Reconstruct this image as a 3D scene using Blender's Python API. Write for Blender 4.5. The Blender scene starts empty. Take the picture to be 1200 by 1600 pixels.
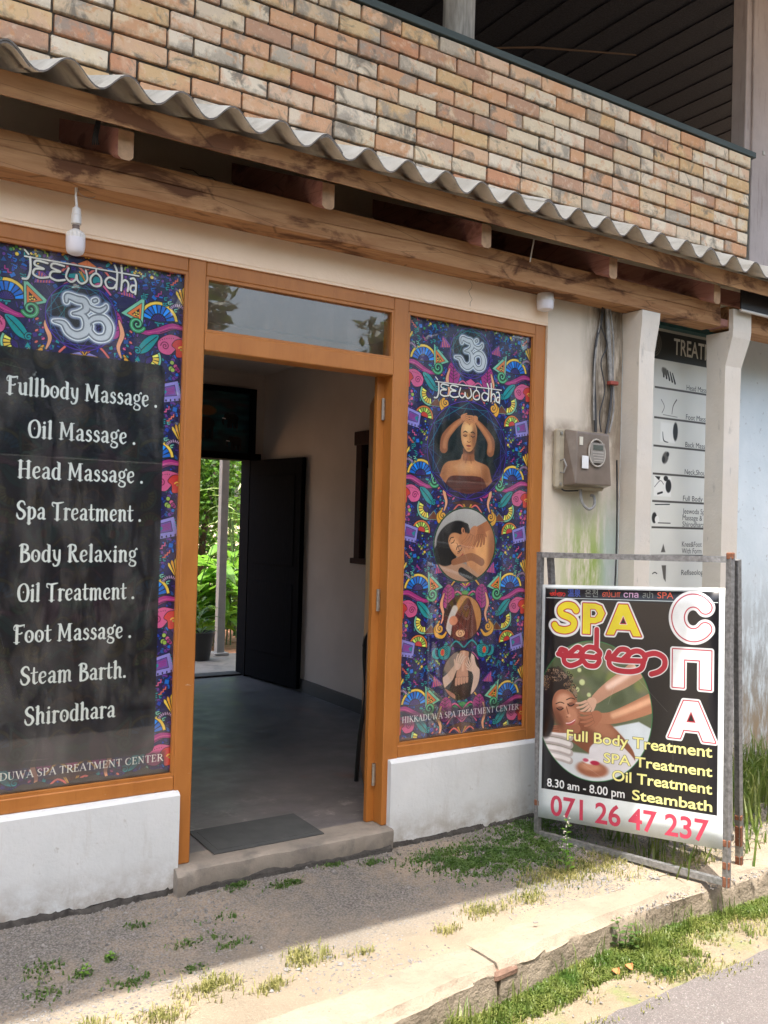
import bpy, bmesh, math, random
import numpy as np
from mathutils import Vector, Matrix, noise as mnoise

scene = bpy.context.scene
COL = scene.collection
# ---------------------------------------------------------------- camera
cam_d = bpy.data.cameras.new('camera'); cam = bpy.data.objects.new('camera', cam_d); COL.objects.link(cam)
YAW, PITCH, ROLL = 0.5698637465, 0.0121146497, 0.0266448169
fwd = Vector((math.sin(YAW)*math.cos(PITCH), math.cos(YAW)*math.cos(PITCH), math.sin(PITCH)))
rgt = Vector((math.cos(YAW), -math.sin(YAW), 0)); up = rgt.cross(fwd)
r2 = rgt*math.cos(ROLL)+up*math.sin(ROLL); u2 = -rgt*math.sin(ROLL)+up*math.cos(ROLL)
mw = Matrix.Identity(4)
for i in range(3):
    mw[i][0], mw[i][1], mw[i][2] = r2[i], u2[i], -fwd[i]
mw.translation = Vector((-1.2951889, -3.3897943, 1.3766692))
cam.matrix_world = mw
cam_d.sensor_fit = 'VERTICAL'; cam_d.sensor_height = 36.0; cam_d.lens = 1385.4623/1600*36.0
cam_d.clip_start = 0.05; cam_d.clip_end = 400
scene.camera = cam
# ---------------------------------------------------------------- light
SUN_TRAVEL = Vector((0.20, 0.27, -1.0)).normalized()      # the way the sunlight travels
SUN_STRENGTH, SKY_STRENGTH, EXPOSURE = 2.6, 0.15, 2.0
world = bpy.data.worlds.new('World'); scene.world = world; world.use_nodes = True
wn = world.node_tree; wn.nodes.clear()
sky = wn.nodes.new('ShaderNodeTexSky'); sky.sky_type = 'NISHITA'; sky.sun_disc = False
to_sun = -SUN_TRAVEL
sky.sun_elevation = math.asin(to_sun.z); sky.sun_rotation = math.atan2(to_sun.x, to_sun.y)
sky.altitude = 10; sky.air_density = 1.3; sky.dust_density = 6.0; sky.ozone_density = 1.0
bg = wn.nodes.new('ShaderNodeBackground'); bg.inputs['Strength'].default_value = SKY_STRENGTH
wo = wn.nodes.new('ShaderNodeOutputWorld')
wn.links.new(sky.outputs[0], bg.inputs[0]); wn.links.new(bg.outputs[0], wo.inputs[0])
sun_d = bpy.data.lights.new('sun', 'SUN'); sun_d.energy = SUN_STRENGTH; sun_d.angle = math.radians(0.4); sun_d.color = (1.0, 0.95, 0.87)
sun = bpy.data.objects.new('sun', sun_d); COL.objects.link(sun)
sun.rotation_euler = SUN_TRAVEL.to_track_quat('-Z', 'Y').to_euler()
scene.view_settings.view_transform = 'Standard'; scene.view_settings.look = 'None'
scene.view_settings.gamma = 1.0; scene.view_settings.use_curve_mapping = False
scene.view_settings.exposure = EXPOSURE
scene.render.engine = 'CYCLES'
scene.cycles.max_bounces = 10; scene.cycles.diffuse_bounces = 6; scene.cycles.transparent_max_bounces = 12

# ---------------------------------------------------------------- helpers
def empty(name, loc=(0, 0, 0)):
    o = bpy.data.objects.new(name, None); COL.objects.link(o); o.location = loc; o.empty_display_size = .1
    return o
def tag(o, label=None, cat=None, group=None, kind=None):
    if label: o['label'] = label
    if cat: o['category'] = cat
    if group: o['group'] = group
    if kind: o['kind'] = kind
    return o
def thing(name, label, cat, loc=(0, 0, 0), group=None):
    return tag(empty(name, loc), label, cat, group)

class MB:
    """Collects shapes and links them as one mesh object."""
    def __init__(s): s.v = []; s.f = []; s.mi = []; s.m = 0
    def add(s, v, f):
        b = len(s.v); s.v += [tuple(p) for p in v]; s.f += [tuple(i+b for i in q) for q in f]; s.mi += [s.m]*len(f); return s
    def box(s, x0, y0, z0, x1, y1, z1, M=None, c=0.0):
        if c > 0:      # chamfered box
            bm = bmesh.new(); bmesh.ops.create_cube(bm, size=1)
            for v in bm.verts: v.co = Vector(((x0+x1)/2+v.co.x*(x1-x0), (y0+y1)/2+v.co.y*(y1-y0), (z0+z1)/2+v.co.z*(z1-z0)))
            bmesh.ops.bevel(bm, geom=bm.edges[:], offset=c, segments=1, affect='EDGES')
            bm.verts.index_update()
            V = [v.co.copy() for v in bm.verts]; F = [[v.index for v in f.verts] for f in bm.faces]; bm.free()
        else:
            V = [Vector(p) for p in ((x0,y0,z0),(x1,y0,z0),(x1,y1,z0),(x0,y1,z0),(x0,y0,z1),(x1,y0,z1),(x1,y1,z1),(x0,y1,z1))]
            F = [(0,3,2,1),(4,5,6,7),(0,1,5,4),(1,2,6,5),(2,3,7,6),(3,0,4,7)]
        if M is not None: V = [M @ p for p in V]
        return s.add(V, F)
    def tube(s, P, r, n=8, cap=True, sq=False):
        P = [Vector(p) for p in P]; N = len(P)
        R = r if hasattr(r, '__len__') else [r]*N
        rings = []; prev = None
        for i in range(N):
            d = (P[min(i+1, N-1)]-P[max(i-1, 0)]).normalized()
            if prev is None:
                a = Vector((0, 0, 1)) if abs(d.z) < .9 else Vector((0, 1, 0))
                x = d.cross(a).normalized()
            else: x = (prev-d*prev.dot(d)).normalized()
            prev = x; y = d.cross(x)
            m = 4 if sq else n; off = math.pi/4 if sq else 0; k = math.sqrt(2) if sq else 1
            rings.append([P[i]+(x*math.cos(off+2*math.pi*j/m)+y*math.sin(off+2*math.pi*j/m))*R[i]*k for j in range(m)])
        m = len(rings[0]); V = [p for q in rings for p in q]; F = []
        for i in range(N-1):
            for j in range(m):
                F.append((i*m+j, i*m+(j+1) % m, (i+1)*m+(j+1) % m, (i+1)*m+j))
        if cap: F.append(tuple(range(m))[::-1]); F.append(tuple((N-1)*m+j for j in range(m)))
        return s.add(V, F)
    def lathe(s, prof, o, n=20, flute=0, fl=0):
        V = []; F = []
        for r, z in prof:
            for j in range(n):
                a = 2*math.pi*j/n; rr = r*(1-(flute if (j % 2 and fl and fl[0] <= z <= fl[1]) else 0))
                V.append((o[0]+rr*math.cos(a), o[1]+rr*math.sin(a), o[2]+z))
        for i in range(len(prof)-1):
            for j in range(n): F.append((i*n+j, i*n+(j+1) % n, (i+1)*n+(j+1) % n, (i+1)*n+j))
        F.append(tuple(range(n))[::-1]); F.append(tuple((len(prof)-1)*n+j for j in range(n)))
        return s.add(V, F)
    def loft(s, sections, cap=True):
        n = len(sections[0]); V = [p for q in sections for p in q]; F = []
        for i in range(len(sections)-1):
            for j in range(n): F.append((i*n+j, i*n+(j+1) % n, (i+1)*n+(j+1) % n, (i+1)*n+j))
        if cap: F.append(tuple(range(n))[::-1]); F.append(tuple((len(sections)-1)*n+j for j in range(n)))
        return s.add(V, F)
    def build(s, name, mats, parent=None, smooth=False, fix=True):
        me = bpy.data.meshes.new(name); me.from_pydata(s.v, [], s.f)
        if not isinstance(mats, (list, tuple)): mats = [mats]
        for m in mats: me.materials.append(m)
        if len(mats) > 1: me.polygons.foreach_set('material_index', s.mi)
        if fix and len(s.f) < 60000:
            bm = bmesh.new(); bm.from_mesh(me); bmesh.ops.recalc_face_normals(bm, faces=bm.faces[:]); bm.to_mesh(me); bm.free()
        if smooth:
            me.shade_smooth()
            try: me.set_sharp_from_angle(angle=math.radians(40))
            except Exception: pass
        me.update()
        o = bpy.data.objects.new(name, me); COL.objects.link(o)
        if parent is not None:
            o.parent = parent; o.matrix_parent_inverse = Matrix.Translation(-Vector(parent.location)) if parent.parent is None else Matrix.Identity(4)
        return o
def put(o, parent):
    o.parent = parent; o.matrix_parent_inverse = Matrix.Translation(-Vector(parent.location)); return o

# ---------------------------------------------------------------- materials
def new_mat(name):
    m = bpy.data.materials.new(name); m.use_nodes = True
    nt = m.node_tree; b = nt.nodes['Principled BSDF']; return m, nt, b
def nn(nt, t, **k):
    n = nt.nodes.new(t)
    for a, v in k.items():
        if a.startswith('i_'):
            key = a[2:]; key = int(key) if key.isdigit() else key.replace('_', ' ')
            n.inputs[key].default_value = v
        else: setattr(n, a, v)
    return n
def coords(nt, stretch=(1, 1, 1), kind='Object', rnd=False):
    tc = nn(nt, 'ShaderNodeTexCoord'); mp = nn(nt, 'ShaderNodeMapping'); mp.inputs['Scale'].default_value = stretch
    nt.links.new(tc.outputs[kind], mp.inputs['Vector'])
    if rnd:
        oi = nn(nt, 'ShaderNodeObjectInfo'); ml = nn(nt, 'ShaderNodeMath', operation='MULTIPLY', i_1=57.0)
        nt.links.new(oi.outputs['Random'], ml.inputs[0])
        cb = nn(nt, 'ShaderNodeCombineXYZ')
        for k in range(3): nt.links.new(ml.outputs[0], cb.inputs[k])
        nt.links.new(cb.outputs[0], mp.inputs['Location'])
    return mp.outputs[0]
def ramp(nt, src, lo, hi, a=0.0, b=1.0):
    r = nn(nt, 'ShaderNodeMapRange'); r.inputs['From Min'].default_value = lo; r.inputs['From Max'].default_value = hi
    r.inputs['To Min'].default_value = a; r.inputs['To Max'].default_value = b
    nt.links.new(src, r.inputs['Value']); return r.outputs[0]
def tex(nt, vec, scale, detail=4, rough=.55, dist=0):
    n = nn(nt, 'ShaderNodeTexNoise'); n.inputs['Scale'].default_value = scale; n.inputs['Detail'].default_value = detail
    n.inputs['Roughness'].default_value = rough; n.inputs['Distortion'].default_value = dist
    nt.links.new(vec, n.inputs['Vector']); return n.outputs['Fac']
def mix(nt, fac, a, b, mode='MIX'):
    n = nn(nt, 'ShaderNodeMix', data_type='RGBA', blend_type=mode)
    if isinstance(fac, (int, float)): n.inputs[0].default_value = fac
    else: nt.links.new(fac, n.inputs[0])
    for v, i in ((a, 6), (b, 7)):
        if isinstance(v, tuple): n.inputs[i].default_value = (*v[:3], 1)
        else: nt.links.new(v, n.inputs[i])
    return n.outputs[2]
def mul(nt, a, b):
    n = nn(nt, 'ShaderNodeMath', operation='MULTIPLY')
    for v, i in ((a, 0), (b, 1)):
        if isinstance(v, (int, float)): n.inputs[i].default_value = v
        else: nt.links.new(v, n.inputs[i])
    return n.outputs[0]
def bump(nt, b, h, strength=.3, dist=.01):
    n = nn(nt, 'ShaderNodeBump'); n.inputs['Strength'].default_value = strength; n.inputs['Distance'].default_value = dist
    nt.links.new(h, n.inputs['Height']); nt.links.new(n.outputs[0], b.inputs['Normal'])
def simple(name, col, rough=.6, metal=0, spec=.5, var=.12, vs=12, bs=0, bscale=60, bd=.004, stretch=(1, 1, 1), rnd=False):
    m, nt, b = new_mat(name)
    v = coords(nt, stretch, rnd=rnd)
    c = mix(nt, ramp(nt, tex(nt, v, vs, 5), .3, .7), tuple(x*(1-var) for x in col), tuple(min(1, x*(1+var)) for x in col))
    nt.links.new(c, b.inputs['Base Color'])
    b.inputs['Roughness'].default_value = rough; b.inputs['Metallic'].default_value = metal
    b.inputs['Specular IOR Level'].default_value = spec
    if bs: bump(nt, b, tex(nt, v, bscale, 5, .6), bs, bd)
    return m
def layered(name, base, layers, rough=.8, spec=.3, bumps=(), stretch=(1, 1, 1), rnd=False):
    """base=(colA,colB,scale); layers=[(col,scale,lo,hi,alpha,stretch)]; bumps=[(scale,strength,dist)]"""
    m, nt, b = new_mat(name)
    v = coords(nt, stretch, rnd=rnd)
    c = mix(nt, ramp(nt, tex(nt, v, base[2], 6, .6), .32, .68), base[0], base[1])
    for L in layers:
        vv = coords(nt, L[5], rnd=rnd) if len(L) > 5 else v
        f = ramp(nt, tex(nt, vv, L[1], 7, .65, .3), L[2], L[3])
        c = mix(nt, mul(nt, f, L[4]), c, L[0])
    nt.links.new(c, b.inputs['Base Color'])
    b.inputs['Roughness'].default_value = rough; b.inputs['Specular IOR Level'].default_value = spec
    h = None
    for sc, st, ds in bumps:
        hh = mul(nt, tex(nt, v, sc, 6, .6), ds)
        if h is None: h = hh
        else:
            a = nn(nt, 'ShaderNodeMath', operation='ADD'); nt.links.new(h, a.inputs[0]); nt.links.new(hh, a.inputs[1]); h = a.outputs[0]
    if h is not None: bump(nt, b, h, bumps[0][1], 1.0)
    return m, nt, b, c
def image_mat(name, canvas, rough=.5, coat=0.0, ink=1.0):
    img = bpy.data.images.new(name, canvas.W, canvas.H, alpha=False)
    a = np.ones((canvas.H, canvas.W, 4), np.float32); a[..., :3] = np.clip(canvas.a, 0, 1)*ink
    img.pixels.foreach_set(a.ravel()); img.update(); img.pack()
    m, nt, b = new_mat(name)
    t = nn(nt, 'ShaderNodeTexImage', image=img, extension='EXTEND'); nt.links.new(t.outputs[0], b.inputs['Base Color'])
    b.inputs['Roughness'].default_value = rough; b.inputs['Coat Weight'].default_value = coat; b.inputs['Coat Roughness'].default_value = .12
    return m
def sheet(name, O, U, V, thick, mat, side, parent):
    """A printed board: front face textured, real thickness behind it."""
    O, U, V = Vector(O), Vector(U), Vector(V); N = U.cross(V).normalized()*thick
    P = [O, O+U, O+U+V, O+V]; Q = [p-N for p in P]
    me = bpy.data.meshes.new(name); me.from_pydata([tuple(p) for p in P+Q], [], [(0,1,2,3),(7,6,5,4),(0,4,5,1),(1,5,6,2),(2,6,7,3),(3,7,4,0)])
    me.materials.append(mat); me.materials.append(side)
    uv = me.uv_layers.new(name='UVMap')
    for i, c in enumerate(((0,0),(1,0),(1,1),(0,1))): uv.data[i].uv = c
    for p in me.polygons: p.material_index = 0 if p.index == 0 else 1
    o = bpy.data.objects.new(name, me); COL.objects.link(o)
    if parent is not None: put(o, parent)
    return o
# lettering: built-in font, turned into flat meshes on a plane
_fc = {}
def glyphs(txt, off=0.0, shear=0.0):
    k = (txt, off, shear)
    if k not in _fc:
        cu = bpy.data.curves.new('t', 'FONT'); cu.body = txt; cu.size = 1.0; cu.offset = off; cu.shear = shear; cu.resolution_u = 4
        ob = bpy.data.objects.new('t', cu); COL.objects.link(ob)
        dg = bpy.context.evaluated_depsgraph_get(); dg.update()
        me = bpy.data.meshes.new_from_object(ob.evaluated_get(dg))
        V = [v.co.copy() for v in me.vertices]; F = [tuple(p.vertices) for p in me.polygons]
        bpy.data.objects.remove(ob); bpy.data.curves.remove(cu); bpy.data.meshes.remove(me)
        _fc[k] = (V, F)
    return _fc[k]
def text_on(mb, txt, P, x0, x1, yb, cap, lift, off=0.0, fit=None, tall=None):
    """Place txt between x0..x1 with its baseline at yb and capital height cap; P(x, y, lift) gives the point."""
    V, F = glyphs(txt, off); V0, _ = glyphs(txt, fit if fit is not None else 0.0)
    xs = [v.x for v in V0]; a, b = min(xs), max(xs)
    capH = tall or max(v.y for v in glyphs('H', 0.0)[0])
    sx = (x1-x0)/(b-a); sy = cap/capH
    mb.add([P(x0+(v.x-a)*sx, yb+v.y*sy, lift) for v in V], F)
# ---------------------------------------------------------------- printed artwork, painted procedurally
class Canvas:
    """A flat print, painted with signed-distance shapes. Metres, origin bottom left."""
    def __init__(s, w, h, ppm, col):
        s.w, s.h, s.p = w, h, ppm
        s.W, s.H = int(round(w*ppm)), int(round(h*ppm))
        s.a = np.empty((s.H, s.W, 3), np.float32); s.a[:] = col
    def _box(s, x0, y0, x1, y1):
        i0 = max(0, int(x0*s.p)-2); i1 = min(s.W, int(x1*s.p)+3)
        j0 = max(0, int(y0*s.p)-2); j1 = min(s.H, int(y1*s.p)+3)
        if i0 >= i1 or j0 >= j1: return None
        X, Y = np.meshgrid((np.arange(i0, i1)+.5)/s.p, (np.arange(j0, j1)+.5)/s.p)
        return i0, i1, j0, j1, X, Y
    def put(s, d, bx, col, soft=0, alpha=1, clip=None):
        i0, i1, j0, j1 = bx[:4]
        w = max(soft, .6/s.p)
        m = np.clip(.5-d/(2*w), 0, 1)
        if soft: m = m*m*(3-2*m)
        if clip is not None: m = m*clip(bx[4], bx[5])
        m = (m*alpha)[..., None]
        r = s.a[j0:j1, i0:i1]
        c = col(bx[4], bx[5]) if callable(col) else np.array(col, np.float32)
        r[:] = r*(1-m)+c*m
    def ell(s, cx, cy, rx, ry, col, rot=0, soft=0, alpha=1, ol=0, olc=(.02, .02, .05), clip=None):
        R = max(rx, ry)+soft+ol+.004
        b = s._box(cx-R, cy-R, cx+R, cy+R)
        if b is None: return
        c, n = math.cos(rot), math.sin(rot)
        x, y = b[4]-cx, b[5]-cy
        u, v = x*c+y*n, -x*n+y*c
        d = (np.sqrt((u/rx)**2+(v/ry)**2)-1)*min(rx, ry)
        if ol: s.put(d-ol, b, olc, 0, alpha, clip)
        s.put(d, b, col, soft, alpha, clip)
    def poly(s, P, col, soft=0, alpha=1, ol=0, olc=(.02, .02, .05), clip=None):
        P = [tuple(p) for p in P]
        xs = [p[0] for p in P]; ys = [p[1] for p in P]; g = soft+ol+.004
        b = s._box(min(xs)-g, min(ys)-g, max(xs)+g, max(ys)+g)
        if b is None: return
        X, Y = b[4], b[5]
        d = np.full(X.shape, 1e9); ins = np.zeros(X.shape, bool)
        for k in range(len(P)):
            ax, ay = P[k-1]; bx, by = P[k]
            ex, ey = bx-ax, by-ay; L = ex*ex+ey*ey+1e-12
            t = np.clip(((X-ax)*ex+(Y-ay)*ey)/L, 0, 1)
            d = np.minimum(d, (X-ax-t*ex)**2+(Y-ay-t*ey)**2)
            if ay != by:
                ins ^= ((ay > Y) != (by > Y)) & (X < (bx-ax)*(Y-ay)/(by-ay)+ax)
        d = np.sqrt(d)*np.where(ins, -1, 1)
        if ol: s.put(d-ol, b, olc, 0, alpha, clip)
        s.put(d, b, col, soft, alpha, clip)
    def line(s, P, r, col, soft=0, alpha=1, ol=0, olc=(.02, .02, .05), smooth=0, clip=None):
        if smooth: P = spline(P, smooth)
        n = len(P)
        if not hasattr(r, '__len__'): r = [r]*n
        elif len(r) != n: r = list(np.interp(np.linspace(0, 1, n), np.linspace(0, 1, len(r)), r))
        xs = [p[0] for p in P]; ys = [p[1] for p in P]; g = max(r)+soft+ol+.004
        b = s._box(min(xs)-g, min(ys)-g, max(xs)+g, max(ys)+g)
        if b is None: return
        X, Y = b[4], b[5]; d = np.full(X.shape, 1e9)
        for k in range(n-1):
            (ax, ay), (bx, by) = P[k][:2], P[k+1][:2]
            ex, ey = bx-ax, by-ay; L = ex*ex+ey*ey+1e-12
            t = np.clip(((X-ax)*ex+(Y-ay)*ey)/L, 0, 1)
            d = np.minimum(d, np.sqrt((X-ax-t*ex)**2+(Y-ay-t*ey)**2)-(r[k]+t*(r[k+1]-r[k])))
        if ol: s.put(d-ol, b, olc, 0, alpha, clip)
        s.put(d, b, col, soft, alpha, clip)
    def rect(s, x0, y0, x1, y1, col, **k):
        s.poly([(x0, y0), (x1, y0), (x1, y1), (x0, y1)], col, **k)

def spline(P, n):
    P = [tuple(map(float, p)) for p in P]
    if len(P) < 3: return P
    closed = P[0] == P[-1]
    Q = ([P[-2]]+P+[P[1]]) if closed else ([P[0]]+P+[P[-1]])
    out = []
    for i in range(1, len(Q)-2):
        a, b, c, d = Q[i-1:i+3]
        for k in range(n):
            t = k/n
            out.append(tuple(.5*(2*b[j]+(c[j]-a[j])*t+(2*a[j]-5*b[j]+4*c[j]-d[j])*t*t+(3*b[j]-a[j]-3*c[j]+d[j])*t**3) for j in (0, 1)))
    out.append(P[-1])
    return out

def arc(cx, cy, r, a0, a1, n=12, ry=None):
    ry = ry or r
    return [(cx+r*math.cos(math.radians(a0+(a1-a0)*i/n)), cy+ry*math.sin(math.radians(a0+(a1-a0)*i/n))) for i in range(n+1)]

def spiral(cx, cy, r, turns, a0=0, n=26, sgn=1):
    return [(cx+r*(1-i/n*.92)*math.cos(a0+sgn*turns*2*math.pi*i/n), cy+r*(1-i/n*.92)*math.sin(a0+sgn*turns*2*math.pi*i/n)) for i in range(n+1)]

INK = (.03, .02, .09)
BLUE, AZ, TEAL, MINT = (.06, .22, .66), (.05, .42, .80), (.06, .58, .60), (.50, .78, .66)
VIO, PUR, MAG, PINK = (.24, .14, .50), (.42, .20, .58), (.66, .16, .50), (.84, .36, .56)
RED, ORA, YEL, GOLD = (.82, .22, .20), (.90, .48, .22), (.95, .80, .30), (.90, .66, .20)
LIL, GRN, LIM, CORAL = (.58, .55, .84), (.20, .58, .34), (.62, .74, .30), (.88, .42, .38)

def ornament_tile(hw, T, ppm, seed):
    """Half-width, one-period tile of the ornamental print; y grows up, fan centre at y=0 (wraps)."""
    R = random.Random(seed)
    c = Canvas(hw, T, ppm, (.10, .08, .30))
    def rep(fn):
        for k in (-1, 0, 1): fn(k*T)
    # small background shapes
    for i in range(420):
        x, y = R.uniform(0, hw), R.uniform(0, T)
        if x > .30 and R.random() < .5: continue
        col = R.choice([BLUE, AZ, VIO, PUR, BLUE, VIO, TEAL, (.10, .30, .58), (.16, .12, .44)])
        k = R.random(); s_ = R.uniform(.006, .014); a = R.uniform(0, 6.28)
        def fn(o, x=x, y=y, col=col, k=k, s_=s_, a=a):
            yy = y+o
            if k < .35:
                c.poly([(x+s_*math.cos(a+j*1.571), yy+s_*math.sin(a+j*1.571)) for j in range(4)], col, ol=.0016, olc=INK)
            elif k < .6:
                c.ell(x, yy, s_, s_*.45, col, rot=a, ol=.0015, olc=INK)
            elif k < .8:
                c.line([(x, yy), (x+s_*1.6*math.cos(a), yy+s_*1.6*math.sin(a))], .0032, col, ol=.0015, olc=INK)
            else:
                c.poly([(x+s_*math.cos(a+j*2.09), yy+s_*math.sin(a+j*2.09)) for j in range(3)], col, ol=.0015, olc=INK)
        rep(fn)
    def zig(x, y, col, s_=.011, n=5, a=0.6):
        P = []; px, py = x, y
        for j in range(n):
            P.append((px, py))
            if j % 2: px += s_
            else: py -= s_
        rep(lambda o: c.line([(p[0], p[1]+o) for p in P], .0025, col, ol=.0014, olc=INK))
    def cross(x, y, col, s_=.012, a=0):
        for j in range(3):
            xx, yy = x+R.uniform(-.02, .02), y+R.uniform(-.02, .02)
            rep(lambda o: c.line([(xx, yy+o), (xx+s_, yy+o-.003), (xx+s_-.003, yy+o-s_), (xx+.003, yy+o-s_+.002)], .0022, col, ol=.0014, olc=INK))
    def fan(x, y, r, a0, a1, body, rim, seg, lines=True):
        def f(o):
            c.poly([(x, y+o)]+arc(x, y+o, r, a0, a1), INK, ol=.004, olc=INK)
            c.poly([(x, y+o)]+arc(x, y+o, r, a0, a1), rim)
            c.poly([(x, y+o)]+arc(x, y+o, r*.86, a0, a1), INK)
            for j in range(seg):
                b0 = a0+(a1-a0)*(j+.12)/seg; b1 = a0+(a1-a0)*(j+.88)/seg
                c.poly([(x+r*.42*math.cos(math.radians(b0)), y+o+r*.42*math.sin(math.radians(b0)))]+arc(x, y+o, r*.83, b0, b1, 3)+[(x+r*.42*math.cos(math.radians(b1)), y+o+r*.42*math.sin(math.radians(b1)))], body if j % 3 else tuple(min(1, v*1.35+.03) for v in body))
                c.poly([(x, y+o), (x+r*.36*math.cos(math.radians(b0)), y+o+r*.36*math.sin(math.radians(b0))), (x+r*.36*math.cos(math.radians(b1)), y+o+r*.36*math.sin(math.radians(b1)))], VIO)
        rep(f)
    def dots(x, y, n, sp, rr, cols):
        for i in range(n):
            xx, yy = x+R.gauss(0, sp*.6), y+R.gauss(0, sp)
            r_ = rr*R.uniform(.6, 1.1); cc = R.choice(cols)
            rep(lambda o: c.ell(xx, yy+o, r_, r_, cc, ol=.0017, olc=INK))
    # centre column
    for i in range(11):
        y = T*(i+.5)/11; cc = [MAG, (.35, .12, .22), TEAL, ORA, PUR, (.20, .10, .26), RED, LIL, (.30, .16, .10), PINK, GRN][i]
        rep(lambda o, y=y, cc=cc: c.poly([(hw, y+.02+o), (hw-.035-.03*(i % 3), y+o), (hw, y-.02+o)], cc, ol=.002, olc=INK))
    for i in range(9):
        y = .02+i*.06
        rep(lambda o, y=y: c.line([(hw-.005, y+o), (hw-.05, y+.03+o), (hw-.09, y-.005+o)], .004, R.choice([PINK, CORAL, GOLD, TEAL]), smooth=5, ol=.0018, olc=INK))
    # star lattice
    for y in (.10, .37):
        for a in range(6):
            rep(lambda o, a=a, y=y: c.line([(hw, y+o), (hw-.05*abs(math.cos(a)), y+o+.05*math.sin(a*1.047))], .002, GOLD, ol=.001, olc=INK))
    # big leaf by the centre
    for (lx, ly, lr, cc) in ((.285, -.03, .055, MAG), (.27, -.30, .03, TEAL)):
        def leaf(o, lx=lx, ly=ly, lr=lr, cc=cc):
            P = [(lx-.02, ly-lr+o), (lx-.035, ly+.01+o), (lx, ly+lr+o), (lx+.04, ly+.02+o), (lx+.025, ly-lr+o)]
            P = spline(P+[P[0]], 5)
            c.poly(P, cc, ol=.002, olc=INK)
            c.line([(lx, ly-lr+o), (lx, ly+lr*.8+o)], .0013, INK)
            for j in range(5): 
                yy = ly-lr*.7+j*lr*.32+o
                c.line([(lx, yy), (lx-.022, yy+.014)], .001, INK); c.line([(lx, yy), (lx+.024, yy+.014)], .001, INK)
        rep(leaf)
    fan(.107, 0.0, .078, 8, 172, AZ, YEL, 9)
    # mint triangle with gold inside
    def tri(o):
        P = [(.165, .088+o), (.170, -.02+o), (.255, .012+o)]
        c.poly(P, MINT, ol=.0025, olc=INK)
        P = [(.176, .062+o), (.179, -.005+o), (.232, .014+o)]
        c.poly(P, ORA, ol=.0015, olc=INK)
        P = [(.184, .040+o), (.186, .004+o), (.214, .014+o)]
        c.poly(P, INK)
        for (a, b) in ((.189, .022), (.196, .015), (.189, .011), (.204, .014), (.197, .024)): c.ell(a, b+o, .0035, .0035, YEL)
    rep(tri)
    def tri2(o):
        c.poly([(.215, .135+o), (.20, .075+o), (.275, .085+o)], PUR, ol=.002, olc=INK)
        for j in range(5): c.line([(.219+.009*j, .122-.008*j+o), (.214+.010*j, .080+.001*j+o)], .0022, CORAL)
    rep(tri2)
    # magenta swoosh
    def swoosh(o):
        c.line([(-.01, -.016+o), (.05, -.012+o), (.10, -.034+o), (.15, -.050+o), (.205, -.044+o)], [.006, .013, .013, .009, .004], MAG, smooth=6, ol=.0025, olc=INK)
        c.line([(.0, -.016+o), (.05, -.013+o), (.10, -.035+o), (.15, -.050+o)], .0016, PINK, smooth=6)
        c.line([(0, -.026+o), (.05, -.022+o), (.10, -.043+o)], .0012, INK, smooth=6)
        P = spiral(.192, -.022+o, .030, 1.6, 3.6)
        c.line(P, [.007]*10+[.005]*10+[.003]*7, GRN, ol=.002, olc=INK)
        c.line(P, .0016, MINT)
    rep(swoosh)
    # paisley
    def pais(o):
        P = spline([(.005, -.055+o), (.06, -.045+o), (.105, -.075+o), (.10, -.115+o), (.06, -.125+o), (.03, -.10+o), (.0, -.13+o), (-.01, -.06+o)]+[(.005, -.055+o)], 6)
        c.poly(P, PINK, ol=.0025, olc=INK)
        P = spline([(-.01, -.065+o), (.03, -.062+o), (.05, -.085+o), (.035, -.10+o), (.03, -.13+o), (.0, -.125+o), (-.01, -.10+o), (-.01, -.065+o)], 6)
        c.poly(P, RED, ol=.0022, olc=INK)
        c.line(arc(.012, -.10+o, .012, 30, 210), .0028, YEL); c.ell(.012, -.10+o, .004, .004, LIM)
        c.line(spiral(.078, -.092+o, .018, 1.7, 0), .002, (.45, .08, .28))
        for j in range(7): c.ell(.045+.009*j, -.058-.0004*j*j+o, .0016, .0016, INK)
    rep(pais)
    def tleaf(o):
        P = spline([(.105, -.055+o), (.14, -.060+o), (.175, -.095+o), (.19, -.135+o), (.15, -.125+o), (.12, -.09+o), (.105, -.055+o)], 6)
        c.poly(P, TEAL, ol=.0024, olc=INK)
        c.line([(.112, -.06+o), (.145, -.09+o), (.18, -.128+o)], .0015, INK, smooth=5)
        for j in range(6): c.ell(.125+.009*j, -.078-.009*j+o, .0022, .0022, GRN)
        c.line(spiral(.188, -.125+o, .014, 1.3, 1), .003, TEAL, ol=.0018, olc=INK)
    rep(tleaf)
    # lips row
    for j in range(8):
        rep(lambda o, j=j: c.ell(.215+.012*(j % 3), -.055-.014*j+o, .007, .004, [CORAL, TEAL, PINK][j % 3], rot=.6, ol=.0014, olc=INK))
    rep(lambda o: c.line([(.262, -.02+o), (.248, -.07+o), (.262, -.12+o), (.25, -.16+o)], [.004, .009, .007, .003], (.93, .66, .50), smooth=6, ol=.002, olc=INK))
    # mint arc fan
    fan(.150, -.150, .058, 150, 282, YEL, MINT, 7)
    rep(lambda o: c.poly([(.15, -.205+o), (.22, -.205+o), (.19, -.165+o)], (.45, .24, .16), ol=.002, olc=MINT))
    # gold scroll
    def scroll(o):
        c.line([(.24, -.150+o), (.215, -.185+o), (.225, -.215+o), (.26, -.225+o), (.285, -.20+o)], [.003, .008, .010, .008, .004], GOLD, smooth=6, ol=.0022, olc=INK)
        c.line(spiral(.242, -.185+o, .022, 1.5, 2), [.006, .005, .003], GOLD, ol=.002, olc=INK)
    rep(scroll)
    dots(.035, -.185, 15, .020, .0085, [PINK, PUR, LIM, AZ, MAG])
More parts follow.
